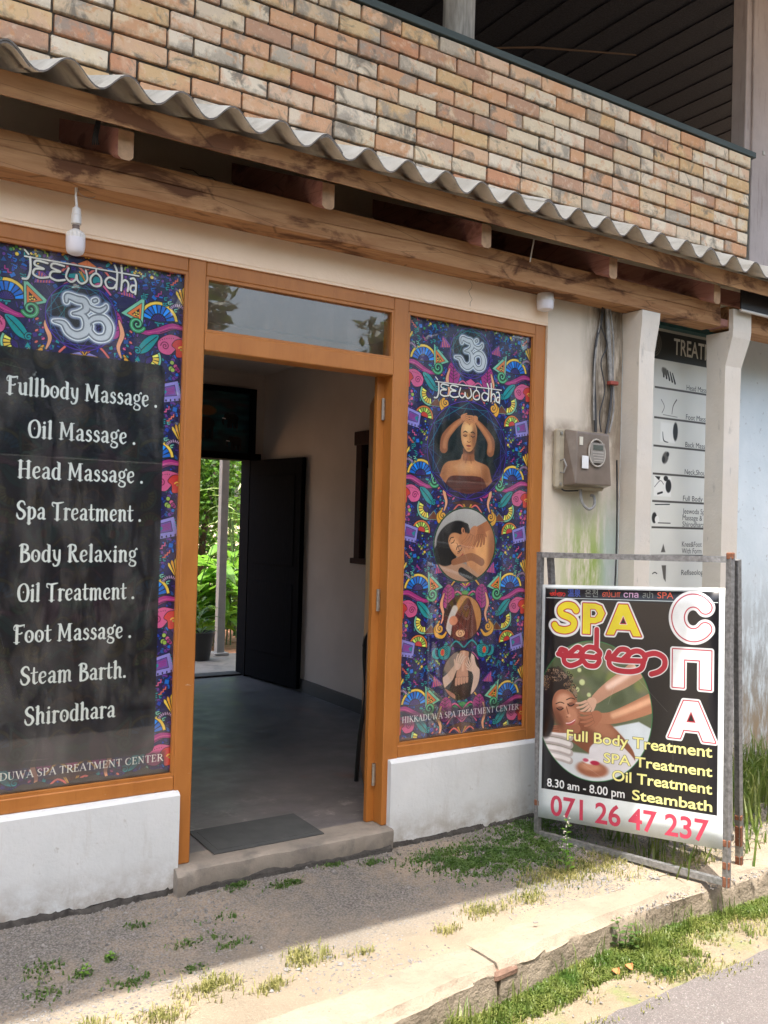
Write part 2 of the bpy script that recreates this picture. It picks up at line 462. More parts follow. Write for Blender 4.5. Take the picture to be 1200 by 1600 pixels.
    fan(.118, -.262, .052, -10, 165, LIM, ORA, 8)
    rep(lambda o: c.poly([(.118, -.262+o)]+arc(.118, -.262+o, .022, -10, 165), RED, ol=.0015, olc=INK))
    def card(o):
        c.poly([(.022, -.225+o), (.100, -.248+o), (.090, -.318+o), (.0, -.300+o)], LIL, ol=.0025, olc=INK)
        c.poly([(.035, -.243+o), (.086, -.259+o), (.080, -.292+o), (.026, -.283+o)], (.45, .30, .62), ol=.0015, olc=INK)
        c.poly([(.062, -.272+o), (.084, -.262+o), (.080, -.286+o)], TEAL)
        for j in range(4): c.line([(.036, -.252-.007*j+o), (.066, -.262-.006*j+o)], .0013, MAG)
        for j in range(5): c.ell(.014+.018*j, -.298-.003*j+o, .0028, .0045, INK); c.ell(.018-.003*j, -.235-.012*j+o, .003, .003, TEAL)
    rep(card)
    dots(.125, -.335, 24, .024, .0062, [LIM, YEL, GRN, AZ, PUR])
    dots(.20, -.36, 14, .02, .005, [YEL, BLUE, TEAL, LIM])
    cross(.05, -.40, TEAL); cross(.12, -.395, AZ); cross(.075, -.445, TEAL); cross(.16, -.45, TEAL); cross(.05, -.465, MINT)
    zig(.055, -.33, PINK); zig(.10, -.42, MAG); zig(.165, -.36, TEAL); zig(.19, -.41, AZ); zig(.035, -.36, CORAL, .009, 7); zig(.225, -.33, LIM, .010, 6)
    # feather fans on the outer edge
    for j in range(6):
        a = math.radians(52+j*15)
        rep(lambda o, a=a: c.poly([(.002, -.475+o), (.002+.07*math.cos(a-.09)*.8, -.475+.075*math.sin(a-.09)+o), (.002+.078*math.cos(a)*.8, -.475+.085*math.sin(a)+o), (.002+.07*math.cos(a+.09)*.8, -.475+.075*math.sin(a+.09)+o)], [YEL, GOLD][j % 2], ol=.0015, olc=INK))
    for j in range(9):
        a = math.radians(15+j*17)
        rep(lambda o, a=a: c.ell(.03+.028*math.cos(a), .055+.02*math.sin(a)+o, .007, .0028, (.72, .60, .74), rot=a, ol=.0012, olc=INK))
    # crescent
    rep(lambda o: (c.line(arc(.235, -.30+o, .026, 120, 300), [.001, .008, .010, .006, .001], TEAL, ol=.0018, olc=INK), c.ell(.262, -.30+o, .010, .014, RED, ol=.002, olc=GOLD)))
    return c.a

def ornament(w, h, ppm, T, ztop_off, seed, half=None):
    """Full ornament sheet: mirrored tiles; a fan centre lies ztop_off below the top edge."""
    hw = half or w/2
    t = ornament_tile(hw, T, ppm, seed)
    full = np.concatenate([t, t[:, ::-1]], 1)
    c = Canvas(w, h, ppm, (0, 0, 0))
    H = c.H; th = t.shape[0]
    rows = (np.arange(H)-int(round((h-ztop_off)*ppm))) % th
    cols = np.clip(np.arange(c.W), 0, full.shape[1]-1)
    c.a[:] = full[rows][:, cols]
    return c

# ---- lettering drawn with a brush: cap height 1
TK, TN = .082, .034
def S(*p, r=None, s=5): return (p, r, s)
SF = .028
def serif(x, y, w=.12, up=1):
    return S((x-w, y+.02*up), (x, y), (x+w, y+.02*up), r=(.022, .034, .022))
GL = {
 'F': (.62, [S((.20,.0),(.20,.92),r=TK,s=0), serif(.20,.03,.17), S((.02,.86),(.12,.98),(.35,.94),(.60,.99),r=(.03,.05,.06,.04)), S((.22,.52),(.38,.50),(.48,.56),r=(.03,.04,.05)), S((.60,.99),(.60,.86),r=(.03,.02),s=0), S((.02,.86),(.03,.74),(.10,.72),r=(.025,.02,.03))]),
 'M': (.98, [S((.17,.03),(.20,.92),r=(.06,.075),s=0), S((.20,.94),(.47,.22),r=(.075,.05),s=0), S((.47,.22),(.72,.94),r=(.035,.04),s=0), S((.74,.92),(.77,.03),r=(.085,.08),s=0), serif(.17,.03,.12), serif(.78,.03,.15), S((.06,.97),(.22,.94),r=(.025,.04),s=0), S((.70,.95),(.90,.97),r=(.04,.025),s=0)]),
 'O': (.74, [S((.36,.98),(.13,.80),(.08,.45),(.18,.10),(.36,.02),(.56,.10),(.64,.50),(.56,.86),(.36,.98),r=(.035,.07,.085,.07,.035,.07,.085,.07,.035)), S((.36,.54),(.36,.50),r=.035,s=0)]),
 'H': (.84, [S((.20,.03),(.20,.95),r=TK,s=0), S((.64,.03),(.64,.95),r=TK,s=0), S((.12,.46),(.40,.52),(.64,.50),r=.035), serif(.20,.03,.14), serif(.64,.03,.14), serif(.2,.95,.14,-1), serif(.64,.95,.14,-1)]),
 'S': (.60, [S((.50,.80),(.42,.96),(.24,.97),(.11,.78),(.20,.58),(.42,.44),(.50,.24),(.36,.03),(.16,.04),(.07,.20),r=(.04,.05,.06,.08,.085,.085,.08,.06,.05,.06)), S((.07,.20),(.05,.34),r=(.05,.02),s=0)]),
 'T': (.72, [S((.37,.0),(.37,.90),r=TK,s=0), serif(.37,.03,.17), S((.06,.80),(.08,.96),(.30,.93),(.50,.96),(.72,1.0),r=(.035,.05,.055,.055,.03)), S((.06,.80),(.14,.74),r=.025,s=0)]),
 'B': (.66, [S((.18,.03),(.18,.94),r=TK,s=0), S((.04,.88),(.20,.99),(.45,.92),(.46,.68),(.24,.54),r=(.03,.04,.06,.075,.035)), S((.24,.54),(.52,.46),(.56,.18),(.36,.02),(.14,.03),r=(.035,.07,.085,.05,.03)), S((.34,.72),(.34,.70),r=.03,s=0)]),
 'R': (.72, [S((.18,.03),(.18,.94),r=TK,s=0), S((.03,.86),(.20,.99),(.46,.92),(.46,.66),(.22,.53),r=(.03,.04,.06,.075,.035)), S((.30,.54),(.42,.30),(.54,.06),(.68,.04),r=(.04,.08,.075,.03)), serif(.18,.03,.13)]),
 'u': (.60, [S((.15,.64),(.15,.20),(.25,.05),(.40,.12),r=(.06,TK,.06,.03)), S((.45,.66),(.45,.06),r=TK,s=0), S((.03,.64),(.15,.66),r=.03,s=0), S((.34,.64),(.45,.66),r=.03,s=0), S((.45,.05),(.56,.04),r=.03,s=0)]),
 'l': (.33, [S((.16,.03),(.16,.98),r=TK,s=0), serif(.16,.03,.12), S((.04,.94),(.16,.99),r=.03,s=0)]),
 'i': (.33, [S((.16,.03),(.16,.64),r=TK,s=0), serif(.16,.03,.12), S((.04,.62),(.16,.66),r=.03,s=0), S((.16,.86),(.17,.88),r=.07,s=0)]),
 'b': (.58, [S((.16,.06),(.16,.98),r=TK,s=0), S((.04,.94),(.16,.99),r=.03,s=0), S((.18,.50),(.32,.64),(.47,.50),(.47,.20),(.32,.03),(.14,.05),r=(.03,.045,.08,.08,.045,.03))]),
 'o': (.58, [S((.28,.66),(.12,.52),(.11,.20),(.28,.03),(.45,.18),(.46,.50),(.28,.66),r=(.04,.07,.075,.04,.07,.075,.04)), S((.28,.35),(.30,.30),r=.03,s=0)]),
 'd': (.60, [S((.44,.04),(.44,.90),r=TK,s=0), S((.44,.92),(.32,1.0),r=(.06,.025),s=0), S((.42,.56),(.26,.66),(.12,.50),(.11,.20),(.24,.03),(.40,.12),r=(.03,.04,.075,.08,.045,.03)), S((.44,.05),(.56,.05),r=.03,s=0)]),
 'y': (.56, [S((.14,.64),(.16,.30),(.28,.10),(.42,.16),r=(.055,.075,.05,.03)), S((.44,.66),(.42,.10),(.34,-.16),(.16,-.22),(.10,-.12),r=(.06,.08,.06,.04,.05)), S((.03,.64),(.14,.66),r=.03,s=0)]),
 'a': (.56, [S((.12,.54),(.24,.66),(.38,.58),(.40,.30),(.40,.06),(.53,.05),r=(.06,.04,.07,.08,.07,.03)), S((.40,.38),(.20,.34),(.11,.18),(.20,.04),(.38,.14),r=(.03,.045,.075,.05,.03))]),
 's': (.46, [S((.36,.52),(.28,.65),(.15,.60),(.14,.44),(.30,.33),(.36,.18),(.24,.03),(.08,.10),r=(.045,.04,.05,.07,.075,.07,.05,.05))]),
 'g': (.56, [S((.26,.66),(.12,.56),(.12,.36),(.26,.26),(.40,.36),(.40,.56),(.26,.66),r=(.035,.06,.065,.035,.06,.065,.035)), S((.20,.26),(.12,.14),(.30,.08),(.46,-.02),(.42,-.20),(.22,-.24),(.08,-.14),(.16,.02),r=(.03,.04,.06,.06,.05,.04,.04,.03)), S((.38,.62),(.50,.80),(.54,.74),r=(.03,.035,.045))]),
 'e': (.52, [S((.12,.32),(.40,.42),(.38,.60),(.26,.66),(.12,.52),(.11,.20),(.26,.03),(.44,.14),r=(.03,.04,.06,.04,.07,.08,.05,.03))]),
 'p': (.60, [S((.16,.66),(.16,-.24),r=TK,s=0), serif(.16,-.22,.12), S((.03,.62),(.16,.66),r=.03,s=0), S((.18,.52),(.32,.66),(.47,.50),(.47,.20),(.32,.03),(.18,.10),r=(.03,.045,.08,.08,.045,.03))]),
 't': (.42, [S((.18,.90),(.18,.18),(.27,.04),(.40,.12),r=(.05,TK,.05,.025)), S((.02,.62),(.38,.66),r=.034,s=0)]),
 'r': (.46, [S((.16,.03),(.16,.64),r=TK,s=0), serif(.16,.03,.12), S((.03,.62),(.16,.66),r=.03,s=0), S((.18,.48),(.28,.64),(.40,.60),r=(.03,.045,.065))]),
 'm': (.92, [S((.16,.03),(.16,.64),r=TK,s=0), S((.18,.48),(.32,.66),(.44,.54),(.44,.03),r=(.03,.045,.075,.075)), S((.46,.48),(.60,.66),(.72,.54),(.72,.10),(.84,.05),r=(.03,.045,.075,.07,.03)), serif(.16,.03,.1), serif(.44,.03,.09), S((.03,.62),(.16,.66),r=.03,s=0)]),
 'n': (.62, [S((.16,.03),(.16,.64),r=TK,s=0), S((.18,.48),(.32,.66),(.45,.54),(.45,.10),(.57,.05),r=(.03,.045,.078,.07,.03)), serif(.16,.03,.11), S((.03,.62),(.16,.66),r=.03,s=0)]),
 'h': (.62, [S((.16,.03),(.16,.98),r=TK,s=0), S((.18,.46),(.32,.66),(.45,.54),(.45,.10),(.57,.05),r=(.03,.045,.078,.07,.03)), serif(.16,.03,.11), S((.04,.94),(.16,.99),r=.03,s=0)]),
 'x': (.56, [S((.08,.64),(.26,.34),(.46,.05),r=(.06,.08,.06)), S((.44,.64),(.10,.04),r=.035,s=0)]),
 '.': (.24, [S((.12,.07),(.12,.08),r=.085,s=0)]),
 ' ': (.30, []),
}
def brush_text(c, txt, x0, x1, yb, cap, col, ol=0, olc=(0, 0, 0), soft=0, glyphs=None, kw=1):
    G = glyphs or GL
    adv = sum(G[ch][0] for ch in txt)
    sx = (x1-x0)/adv; x = x0
    for pas in ((1, 0) if ol else (0,)):
        x = x0
        for ch in txt:
            a, st = G[ch]
            for P, r, s_ in st:
                Q = [(x+p[0]*sx, yb+p[1]*cap) for p in P]
                rr = [v*(sx+cap)/2*kw for v in (r if hasattr(r, '__len__') else [r]*len(Q))]
                if s_ and len(Q) > 2:
                    n = len(Q); Q2 = spline(Q, s_)
                    rr = list(np.interp(np.linspace(0, 1, len(Q2)), np.linspace(0, 1, n), rr)); Q = Q2
                if pas: rr = [v+ol for v in rr]
                c.line(Q, rr, olc if pas else col)
            x += a*sx

# roman capitals, light with serifs
def _caps():
    k, n = .062, .028
    def sr(x, y, w=.10): return ((x-w, y), (x+w, y)), n, 0
    g = {}
    V = lambda x, y0=.02, y1=.98: (((x, y0), (x, y1)), k, 0)
    L = lambda *p, r=n, s=0: (p, r, s)
    g['H'] = (.92, [V(.2), V(.7), L((.2,.5),(.7,.5)), sr(.2,0), sr(.2,1), sr(.7,0), sr(.7,1)])
    g['I'] = (.42, [V(.2), sr(.2,0), sr(.2,1)])
    g['K'] = (.85, [V(.2), sr(.2,0), sr(.2,1), L((.22,.42),(.66,1)), L((.36,.58),(.74,0), r=k), sr(.66,1,.09), sr(.76,0,.09)])
    g['A'] = (.84, [L((.1,0),(.40,1)), L((.40,1),(.72,0), r=k), L((.2,.34),(.62,.34)), sr(.1,0,.09), sr(.72,0,.1)])
    g['D'] = (.88, [V(.2), L((.08,1),(.45,1),(.74,.75),(.76,.3),(.5,.02),(.08,0), r=(n,n,k,k,n,n), s=5)])
    g['U'] = (.88, [V(.2,.3), L((.2,.4),(.24,.1),(.44,0),(.64,.1),(.68,.4), r=(k,k,n,n,n), s=5), L((.68,.3),(.68,1)), sr(.2,1), sr(.68,1,.09)])
    g['W'] = (1.2, [L((.1,1),(.36,0), r=k), L((.36,0),(.58,.9)), L((.58,.9),(.82,0), r=k), L((.82,0),(1.06,1)), sr(.1,1,.09), sr(.58,1,.09), sr(1.06,1,.09)])
    g['S'] = (.64, [L((.5,.78),(.46,.96),(.28,1.0),(.12,.8),(.26,.56),(.46,.42),(.5,.16),(.3,0),(.12,.06),(.08,.24), r=(.02,n,n,k,k,k,k,n,n,.02), s=5)])
    g['P'] = (.72, [V(.2), sr(.2,0), L((.08,1),(.42,1),(.6,.86),(.58,.6),(.4,.48),(.22,.48), r=(n,n,k,k,n,n), s=5)])
    g['T'] = (.78, [V(.38), sr(.38,0), L((.06,1),(.70,1)), L((.06,1),(.05,.8)), L((.70,1),(.71,.8))])
    g['R'] = (.82, [V(.2), sr(.2,0), L((.08,1),(.42,1),(.6,.86),(.58,.62),(.4,.5),(.22,.5), r=(n,n,k,k,n,n), s=5), L((.4,.5),(.74,0), r=k), sr(.76,0,.07)])
    g['E'] = (.74, [V(.2), L((.08,1),(.6,1)), L((.08,0),(.62,0)), L((.2,.52),(.48,.52)), L((.6,1),(.61,.82)), L((.62,0),(.65,.2)), L((.48,.6),(.48,.44))])
    g['M'] = (1.06, [L((.18,0),(.2,1)), L((.2,1),(.5,.1), r=k), L((.5,.1),(.8,1)), V(.82), sr(.17,0,.08), sr(.84,0), sr(.14,1,.07), sr(.86,1,.07)])
    g['N'] = (.94, [L((.2,0),(.2,1)), L((.2,1),(.72,.04), r=k), L((.72,0),(.72,1)), sr(.2,0,.09), sr(.12,1,.07), sr(.72,1,.09)])
    g['C'] = (.82, [L((.7,.76),(.62,.94),(.42,1),(.18,.84),(.1,.5),(.2,.14),(.44,0),(.64,.06),(.72,.24), r=(n,n,n,k,k,k,n,n,n), s=5)])
    g[' '] = (.34, [])
    return g
CAPS = _caps()

def indic_word(c, x0, x1, y0, y1, col=(.93, .92, .88), sh=(.06, .03, .10)):
    """The shop name in lettering that hangs from a headline bar."""
    w, h = x1-x0, y1-y0
    U = [(((.0,1),(1,1)), .030, 0),
         (((.045,1),(.05,.45),(.03,.05),(-.01,.0)), .045, 5), (((.03,1.12),(.0,1.28)), .035, 0),
         (((.19,.86),(.10,.90),(.085,.70),(.16,.58),(.09,.52),(.075,.28),(.13,.16),(.20,.24)), .042, 5),
         (((.33,.86),(.24,.90),(.225,.70),(.30,.58),(.23,.52),(.215,.28),(.27,.16),(.34,.24)), .042, 5),
         (((.37,.80),(.35,.40),(.39,.20),(.43,.32),(.44,.55),(.45,.32),(.49,.20),(.535,.42),(.52,.82)), .042, 5),
         (((.61,1),(.61,.80)), .035, 0), (((.61,.78),(.565,.55),(.57,.28),(.61,.18),(.655,.28),(.655,.60),(.61,.78)), .042, 5),
         (((.775,1.30),(.80,.95),(.795,.2)), .042, 5), (((.79,.62),(.73,.70),(.695,.48),(.72,.22),(.77,.24),(.79,.40)), .042, 5),
         (((.835,1.34),(.845,.8),(.84,.18)), .042, 5), (((.845,.55),(.875,.70),(.905,.55),(.90,.20)), .042, 5),
         (((.925,.80),(.955,.84),(.975,.60),(.972,.12)), .042, 5), (((.97,.52),(.935,.48),(.925,.28),(.95,.18),(.972,.28)), .042, 5)]
    for dx, dy, cc, g in ((.002, -.002, sh, .0028), (0, 0, col, 0)):
        for P, r, s_ in U:
            c.line([(x0+p[0]*w+dx, y0+p[1]*h+dy) for p in P], r*h*1.15+g, cc, smooth=s_)

def om_sign(c, cx, cy, w, h, glow=(.55, .60, .70)):
    def T(P): return [(cx+p[0]*w, cy+p[1]*h) for p in P]
    A = [((-.28,.30),(-.26,.42),(-.10,.38),(.02,.36),(.06,.20),(-.04,.10),(-.16,.06)), (.05,.075,.09,.09,.09,.07,.04)]
    B = [((-.16,.06),(.0,.06),(.08,-.10),(.06,-.30),(-.08,-.40),(-.22,-.34),(-.32,-.18),(-.48,-.16)), (.04,.07,.09,.10,.10,.09,.07,.03)]
    D = [((.08,-.12),(.20,.02),(.36,.04),(.46,-.12),(.42,-.34),(.26,-.40),(.14,-.28),(.16,-.14)), (.06,.08,.09,.095,.09,.08,.07,.03)]
    E = [((.06,.34),(.14,.24),(.28,.20),(.38,.28),(.40,.34)), (.03,.06,.075,.055,.03)]
    F = [((.19,.40),(.22,.42)), (.055,.055)]
    for ex, col, soft in ((.055, glow, .006), (.022, (.93, .95, .95), 0), (.0, (.45, .48, .52), 0), (-.03, (.80, .82, .84), .002)):
        for P, r in (A, B, D, E, F):
            Q = spline(T(P), 6) if len(P) > 2 else T(P)
            rr = list(np.interp(np.linspace(0, 1, len(Q)), np.linspace(0, 1, len(r)), [max(.002, v*.9+ex)*(w+h)/2 for v in r]))
            c.line(Q, rr, col, soft=soft)

def medallion(c, cx, cy, rx, ry, rim=(.30, .16, .62), inner=(.04, .07, .12)):
    c.ell(cx, cy, rx, ry, (.07, .03, .16), ol=.002, olc=INK)
    c.ell(cx, cy, rx*.94, ry*.94, (.10, .05, .24), soft=.01)
    c.ell(cx, cy, rx*.80, ry*.82, inner, soft=.02)
    for k in range(12):
        a0, a1 = 2*math.pi*k/12, 2*math.pi*(k+4)/12; t = (math.sin(a0)+1)/2
        col = tuple(rim[i]*(1-t)+(.05, .55, .55)[i]*t for i in range(3))
        c.line([(cx+rx*.97*math.cos(a0), cy+ry*.97*math.sin(a0)), (cx+rx*.97*math.cos(a1), cy+ry*.97*math.sin(a1))], .0012, col, alpha=.75)
        a2 = 2*math.pi*(k+2)/12
        c.line([(cx+rx*.97*math.cos(a0), cy+ry*.97*math.sin(a0)), (cx+rx*.97*math.cos(a2), cy+ry*.97*math.sin(a2))], .0016, col, alpha=.9)
    c.line(arc(cx, cy, rx*.99, 0, 360, 40, ry*.99), .0022, rim)

SK, SKD, SKL = (.78, .52, .33), (.45, .26, .16), (.92, .70, .48)
def inside(cx, cy, rx, ry):
    return lambda X, Y: np.clip((1-np.sqrt(((X-cx)/rx)**2+((Y-cy)/ry)**2))*min(rx, ry)*700+.5, 0, 1)

def hand(c, x, y, L, a, col, n=4, spread=.16, clip=None, bend=.3):
    """A small painted hand: palm, four fingers, thumb; a = direction of the fingers."""
    dk = tuple(v*.62 for v in col)
    d = (math.cos(a), math.sin(a)); q = (-d[1], d[0])
    c.ell(x, y, L*.34, L*.27, col, rot=a, clip=clip)
    for k in range(n):
        o = (k-(n-1)/2)*L*.15; ln = L*(.62, .70, .66, .52)[k % 4]
        bx, by = x+d[0]*L*.22+q[0]*o, y+d[1]*L*.22+q[1]*o
        aa = a+(k-(n-1)/2)*spread
        m = (bx+math.cos(aa)*ln*.5, by+math.sin(aa)*ln*.5); e = (m[0]+math.cos(aa-bend)*ln*.45, m[1]+math.sin(aa-bend)*ln*.45)
        c.line([(bx, by), m, e], [L*.082, L*.072, L*.055], dk, smooth=4, clip=clip)
        c.line([(bx, by), m, e], [L*.070, L*.060, L*.045], col, smooth=4, clip=clip)
    c.line([(x-d[0]*L*.1+q[0]*L*.2, y-d[1]*L*.1+q[1]*L*.2), (x+d[0]*L*.25+q[0]*L*.42, y+d[1]*L*.25+q[1]*L*.42)], [L*.085, L*.06], col, clip=clip)

def print_head(c, cx, cy, r):       # head treatment, seen from the front
    cl = inside(cx, cy-.0, r*.93, r*.93)
    P = lambda x, y: (cx+x*r, cy+y*r)
    c.ell(*P(0, -.1), r*.7, r*.8, (.03, .10, .11), soft=.03, clip=cl)
    c.line([P(-.72, .10), P(-.62, .30), P(-.52, .42)], [r*.16, r*.17, r*.15], (.03, .05, .05), clip=cl)
    c.line([P(.72, .08), P(.62, .30), P(.52, .44)], [r*.16, r*.17, r*.15], (.03, .05, .05), clip=cl)
    # shoulders and chest
    c.poly(spline([P(-.74,-.98), P(-.70,-.52), P(-.56,-.30), P(-.22,-.22), P(-.14,-.10), P(.14,-.10), P(.20,-.22), P(.52,-.32), P(.62,-.52), P(.66,-.98), P(-.74,-.98)], 6), SK, soft=.003, clip=cl)
    c.ell(*P(-.05, -.38), r*.30, r*.10, SKL, soft=.02, alpha=.7, clip=cl)
    c.ell(*P(.50, -.62), r*.12, r*.3, SKD, soft=.025, alpha=.6, clip=cl)
    c.ell(*P(-.62, -.70), r*.07, r*.3, SKD, soft=.02, alpha=.5, clip=cl)
    c.poly(spline([P(-.50,-.62), P(-.1,-.56), P(.42,-.60), P(.44,-1.0), P(-.52,-1.0), P(-.50,-.62)], 5), (.36, .16, .12), soft=.002, clip=cl)
    for k in range(5): c.line([P(-.48, -.68-.07*k), P(0, -.64-.08*k), P(.42, -.67-.07*k)], .0012, (.24, .10, .08), smooth=5, clip=cl, alpha=.7)
    # neck shadow and neck
    c.poly([P(-.14, .02), P(.16, .02), P(.17, -.24), P(-.13, -.24)], (.62, .38, .24), soft=.003, clip=cl)
    c.ell(*P(.02, -.02), r*.15, r*.07, (.32, .18, .12), soft=.01, clip=cl)
    c.line([P(-.06, -.28), P(-.01, -.12)], .003, SKD, alpha=.5, soft=.004, clip=cl); c.line([P(.09, -.28), P(.05, -.12)], .003, SKD, alpha=.5, soft=.004, clip=cl)
    # hair, face
    c.ell(*P(.0, .36), r*.245, r*.33, (.06, .04, .04), clip=cl)
    c.poly(spline([P(-.20,.42), P(-.18,.16), P(-.08,.0), P(.01,-.05), P(.11,.0), P(.20,.16), P(.22,.42), P(.12,.60), P(-.10,.60), P(-.20,.42)], 6), (.86, .62, .40), soft=.002, clip=cl)
    c.ell(*P(.15, .25), r*.07, r*.24, (.50, .30, .18), soft=.012, alpha=.8, clip=cl)
    c.ell(*P(-.02, .44), r*.12, r*.09, (.97, .80, .56), soft=.012, alpha=.8, clip=cl)
    c.ell(*P(-.08, .18), r*.05, r*.05, (.96, .74, .52), soft=.01, alpha=.6, clip=cl)
    for sx in (-1, 1):
        c.line([P(.01+sx*.05, .355), P(.01+sx*.10, .375), P(.01+sx*.155, .345)], [.0022, .003, .0014], (.16, .09, .06), smooth=4, clip=cl)
        c.ell(*P(.01+sx*.10, .295), r*.05, r*.024, (.66, .42, .28), soft=.003, clip=cl)
        c.line([P(.01+sx*.055, .285), P(.01+sx*.10, .268), P(.01+sx*.15, .285)], .0018, (.10, .05, .04), smooth=4, clip=cl)
    c.line([P(.035, .32), P(.04, .20)], .002, (.62, .38, .24), soft=.002, clip=cl)
    c.line([P(-.03, .165), P(.01, .15), P(.055, .165)], .0020, (.46, .25, .16), smooth=4, clip=cl)
    c.ell(*P(.01, .075), r*.062, r*.021, (.62, .24, .20), clip=cl); c.line([P(-.05, .08), P(.07, .08)], .0009, (.30, .10, .08), clip=cl)
    c.ell(*P(.01, .01), r*.05, r*.02, (.60, .38, .24), soft=.005, alpha=.6, clip=cl)
    # forearms and hands above the head
    for sx in (-1, 1):
        c.line([P(sx*.62-.02, -.02), P(sx*.60, .22), P(sx*.36, .48), P(sx*.16+.01, .62)], [r*.10, r*.10, r*.075, r*.05], (.60, .36, .22), smooth=6, clip=cl)
        c.line([P(sx*.60-.02, .02), P(sx*.57, .22), P(sx*.34, .49), P(sx*.16+.01, .63)], [r*.05, r*.05, r*.045, r*.03], (.76, .50, .32), smooth=6, soft=.006, clip=cl)
        hand(c, *P(sx*.15+.01, .66), r*.24, math.pi/2+sx*1.75, (.80, .53, .34), clip=cl, bend=sx*-.3)

def print_back(c, cx, cy, rx, ry):   # back massage, head lying to the left
    cl = inside(cx, cy, rx*.97, ry*.97)
    P = lambda x, y: (cx+x*rx, cy+y*ry)
    c.ell(cx, cy, rx, ry, (.05, .12, .08), ol=.0025, olc=(.10, .45, .25))
    c.ell(cx, cy, rx*.97, ry*.97, lambda X, Y: np.stack([.62+.12*(Y-cy)/ry, .60+.12*(Y-cy)/ry, .58+.12*(Y-cy)/ry], -1))
    c.poly(spline([P(.2,.25), P(.55,.42), P(1.1,.4), P(1.1,-.9), P(.2,-.7), P(.05,-.2), P(.2,.25)], 5), (.80, .55, .36), clip=cl, soft=.003)
    c.ell(*P(.55, -.15), rx*.22, ry*.45, (.93, .68, .44), soft=.02, clip=cl)
    c.ell(*P(.92, -.2), rx*.16, ry*.6, (.55, .33, .21), soft=.02, alpha=.7, clip=cl)
    c.poly(spline([P(-1,-.5), P(-.4,-.45), P(.1,-.55), P(.5,-.95), P(-.8,-1), P(-1,-.5)], 5), (.74, .56, .44), clip=cl, soft=.004)
    c.ell(*P(-.38, .18), rx*.56, ry*.42, (.07, .05, .05), rot=.5, soft=.004, clip=cl); c.ell(*P(-.62, -.22), rx*.36, ry*.34, (.07, .05, .05), soft=.004, clip=cl)
    c.ell(*P(.0, .50), rx*.10, ry*.09, (.08, .06, .05), clip=cl)
    c.ell(*P(-.20, -.02), rx*.40, ry*.27, (.80, .55, .37), rot=-.75, soft=.003, clip=cl)
    c.ell(*P(-.02, .12), rx*.20, ry*.22, (.76, .50, .33), soft=.006, clip=cl)
    c.ell(*P(-.32, .0), rx*.20, ry*.12, (.93, .70, .50), rot=-.75, soft=.012, alpha=.7, clip=cl)
    c.ell(*P(-.08, .38), rx*.055, ry*.09, (.82, .54, .38), rot=.3, clip=cl); c.ell(*P(-.07, .38), rx*.025, ry*.05, (.45, .25, .17), clip=cl)
    for (a, b) in (((-.50, .10), (-.38, .20)), ((-.28, -.12), (-.14, -.02))):
        c.line([P(*a), P((a[0]+b[0])/2-.03, (a[1]+b[1])/2+.03), P(*b)], .0020, (.12, .07, .05), smooth=4, clip=cl)
        c.line([P(a[0]+.05, a[1]-.06), P((a[0]+b[0])/2+.06, (a[1]+b[1])/2-.08), P(b[0]+.03, b[1]-.07)], .0018, (.10, .05, .04), smooth=4, clip=cl)
    c.line([P(-.27, .05), P(-.17, -.18), P(-.24, -.22)], .0018, (.52, .30, .20), smooth=4, clip=cl)
    c.line([P(-.22, -.34), P(-.14, -.31), P(-.06, -.24)], .003, (.62, .24, .22), smooth=4, clip=cl)
    c.line([P(-.35, -.46), P(0, -.36), P(.25, -.32), P(.55, -.46)], [rx*.08, rx*.10, rx*.10, rx*.10], (.62, .40, .27), smooth=5, clip=cl)
    c.line([P(.95, .62), P(.6, .48), P(.34, .38)], [rx*.14, rx*.12, rx*.09], (.70, .44, .28), smooth=4, clip=cl)
    hand(c, *P(.28, .34), rx*.52, -2.0, (.76, .49, .32), clip=cl); hand(c, *P(.50, .36), rx*.44, -1.6, (.66, .41, .27), clip=cl)
    c.line([P(-.1,-.7), P(.4,-.98)], rx*.10, (.08, .07, .07), clip=cl)

def print_body(c, cx, cy, rx, ry):   # wrapped body seen from above
    cl = inside(cx, cy, rx*.97, ry*.97)
    P = lambda x, y: (cx+x*rx, cy+y*ry)
    c.ell(cx, cy, rx, ry, (.24, .14, .10), ol=.002, olc=INK)
    c.ell(*P(.45, .1), rx*.9, ry*1.1, (.78, .54, .32), soft=.006, clip=cl)
    c.poly(spline([P(-.4,-1), P(-.5,-.1), P(-.1,.55), P(.25,.86), P(.55,.35), P(.75,-.5), P(.6,-1), P(-.4,-1)], 6), (.42, .21, .16), soft=.003, clip=cl)
    for k in range(4): c.line([P(-.3+.2*k, -.9), P(-.2+.2*k, -.1), P(.1+.13*k, .5)], .0018, (.26, .12, .10), smooth=5, clip=cl)
    c.line([P(-.8,-.9), P(-.66,-.1), P(-.44,.4)], rx*.15, (.80, .76, .72), smooth=4, clip=cl, soft=.004)
    c.ell(*P(-.5, -.1), rx*.22, ry*.2, (.84, .56, .42), soft=.003, clip=cl)
    c.ell(*P(-.12, -.66), rx*.24, ry*.16, (.88, .70, .52), clip=cl); c.line(spiral(*P(-.12, -.66), rx*.17, 1.5), .0014, (.42, .26, .18), clip=cl)

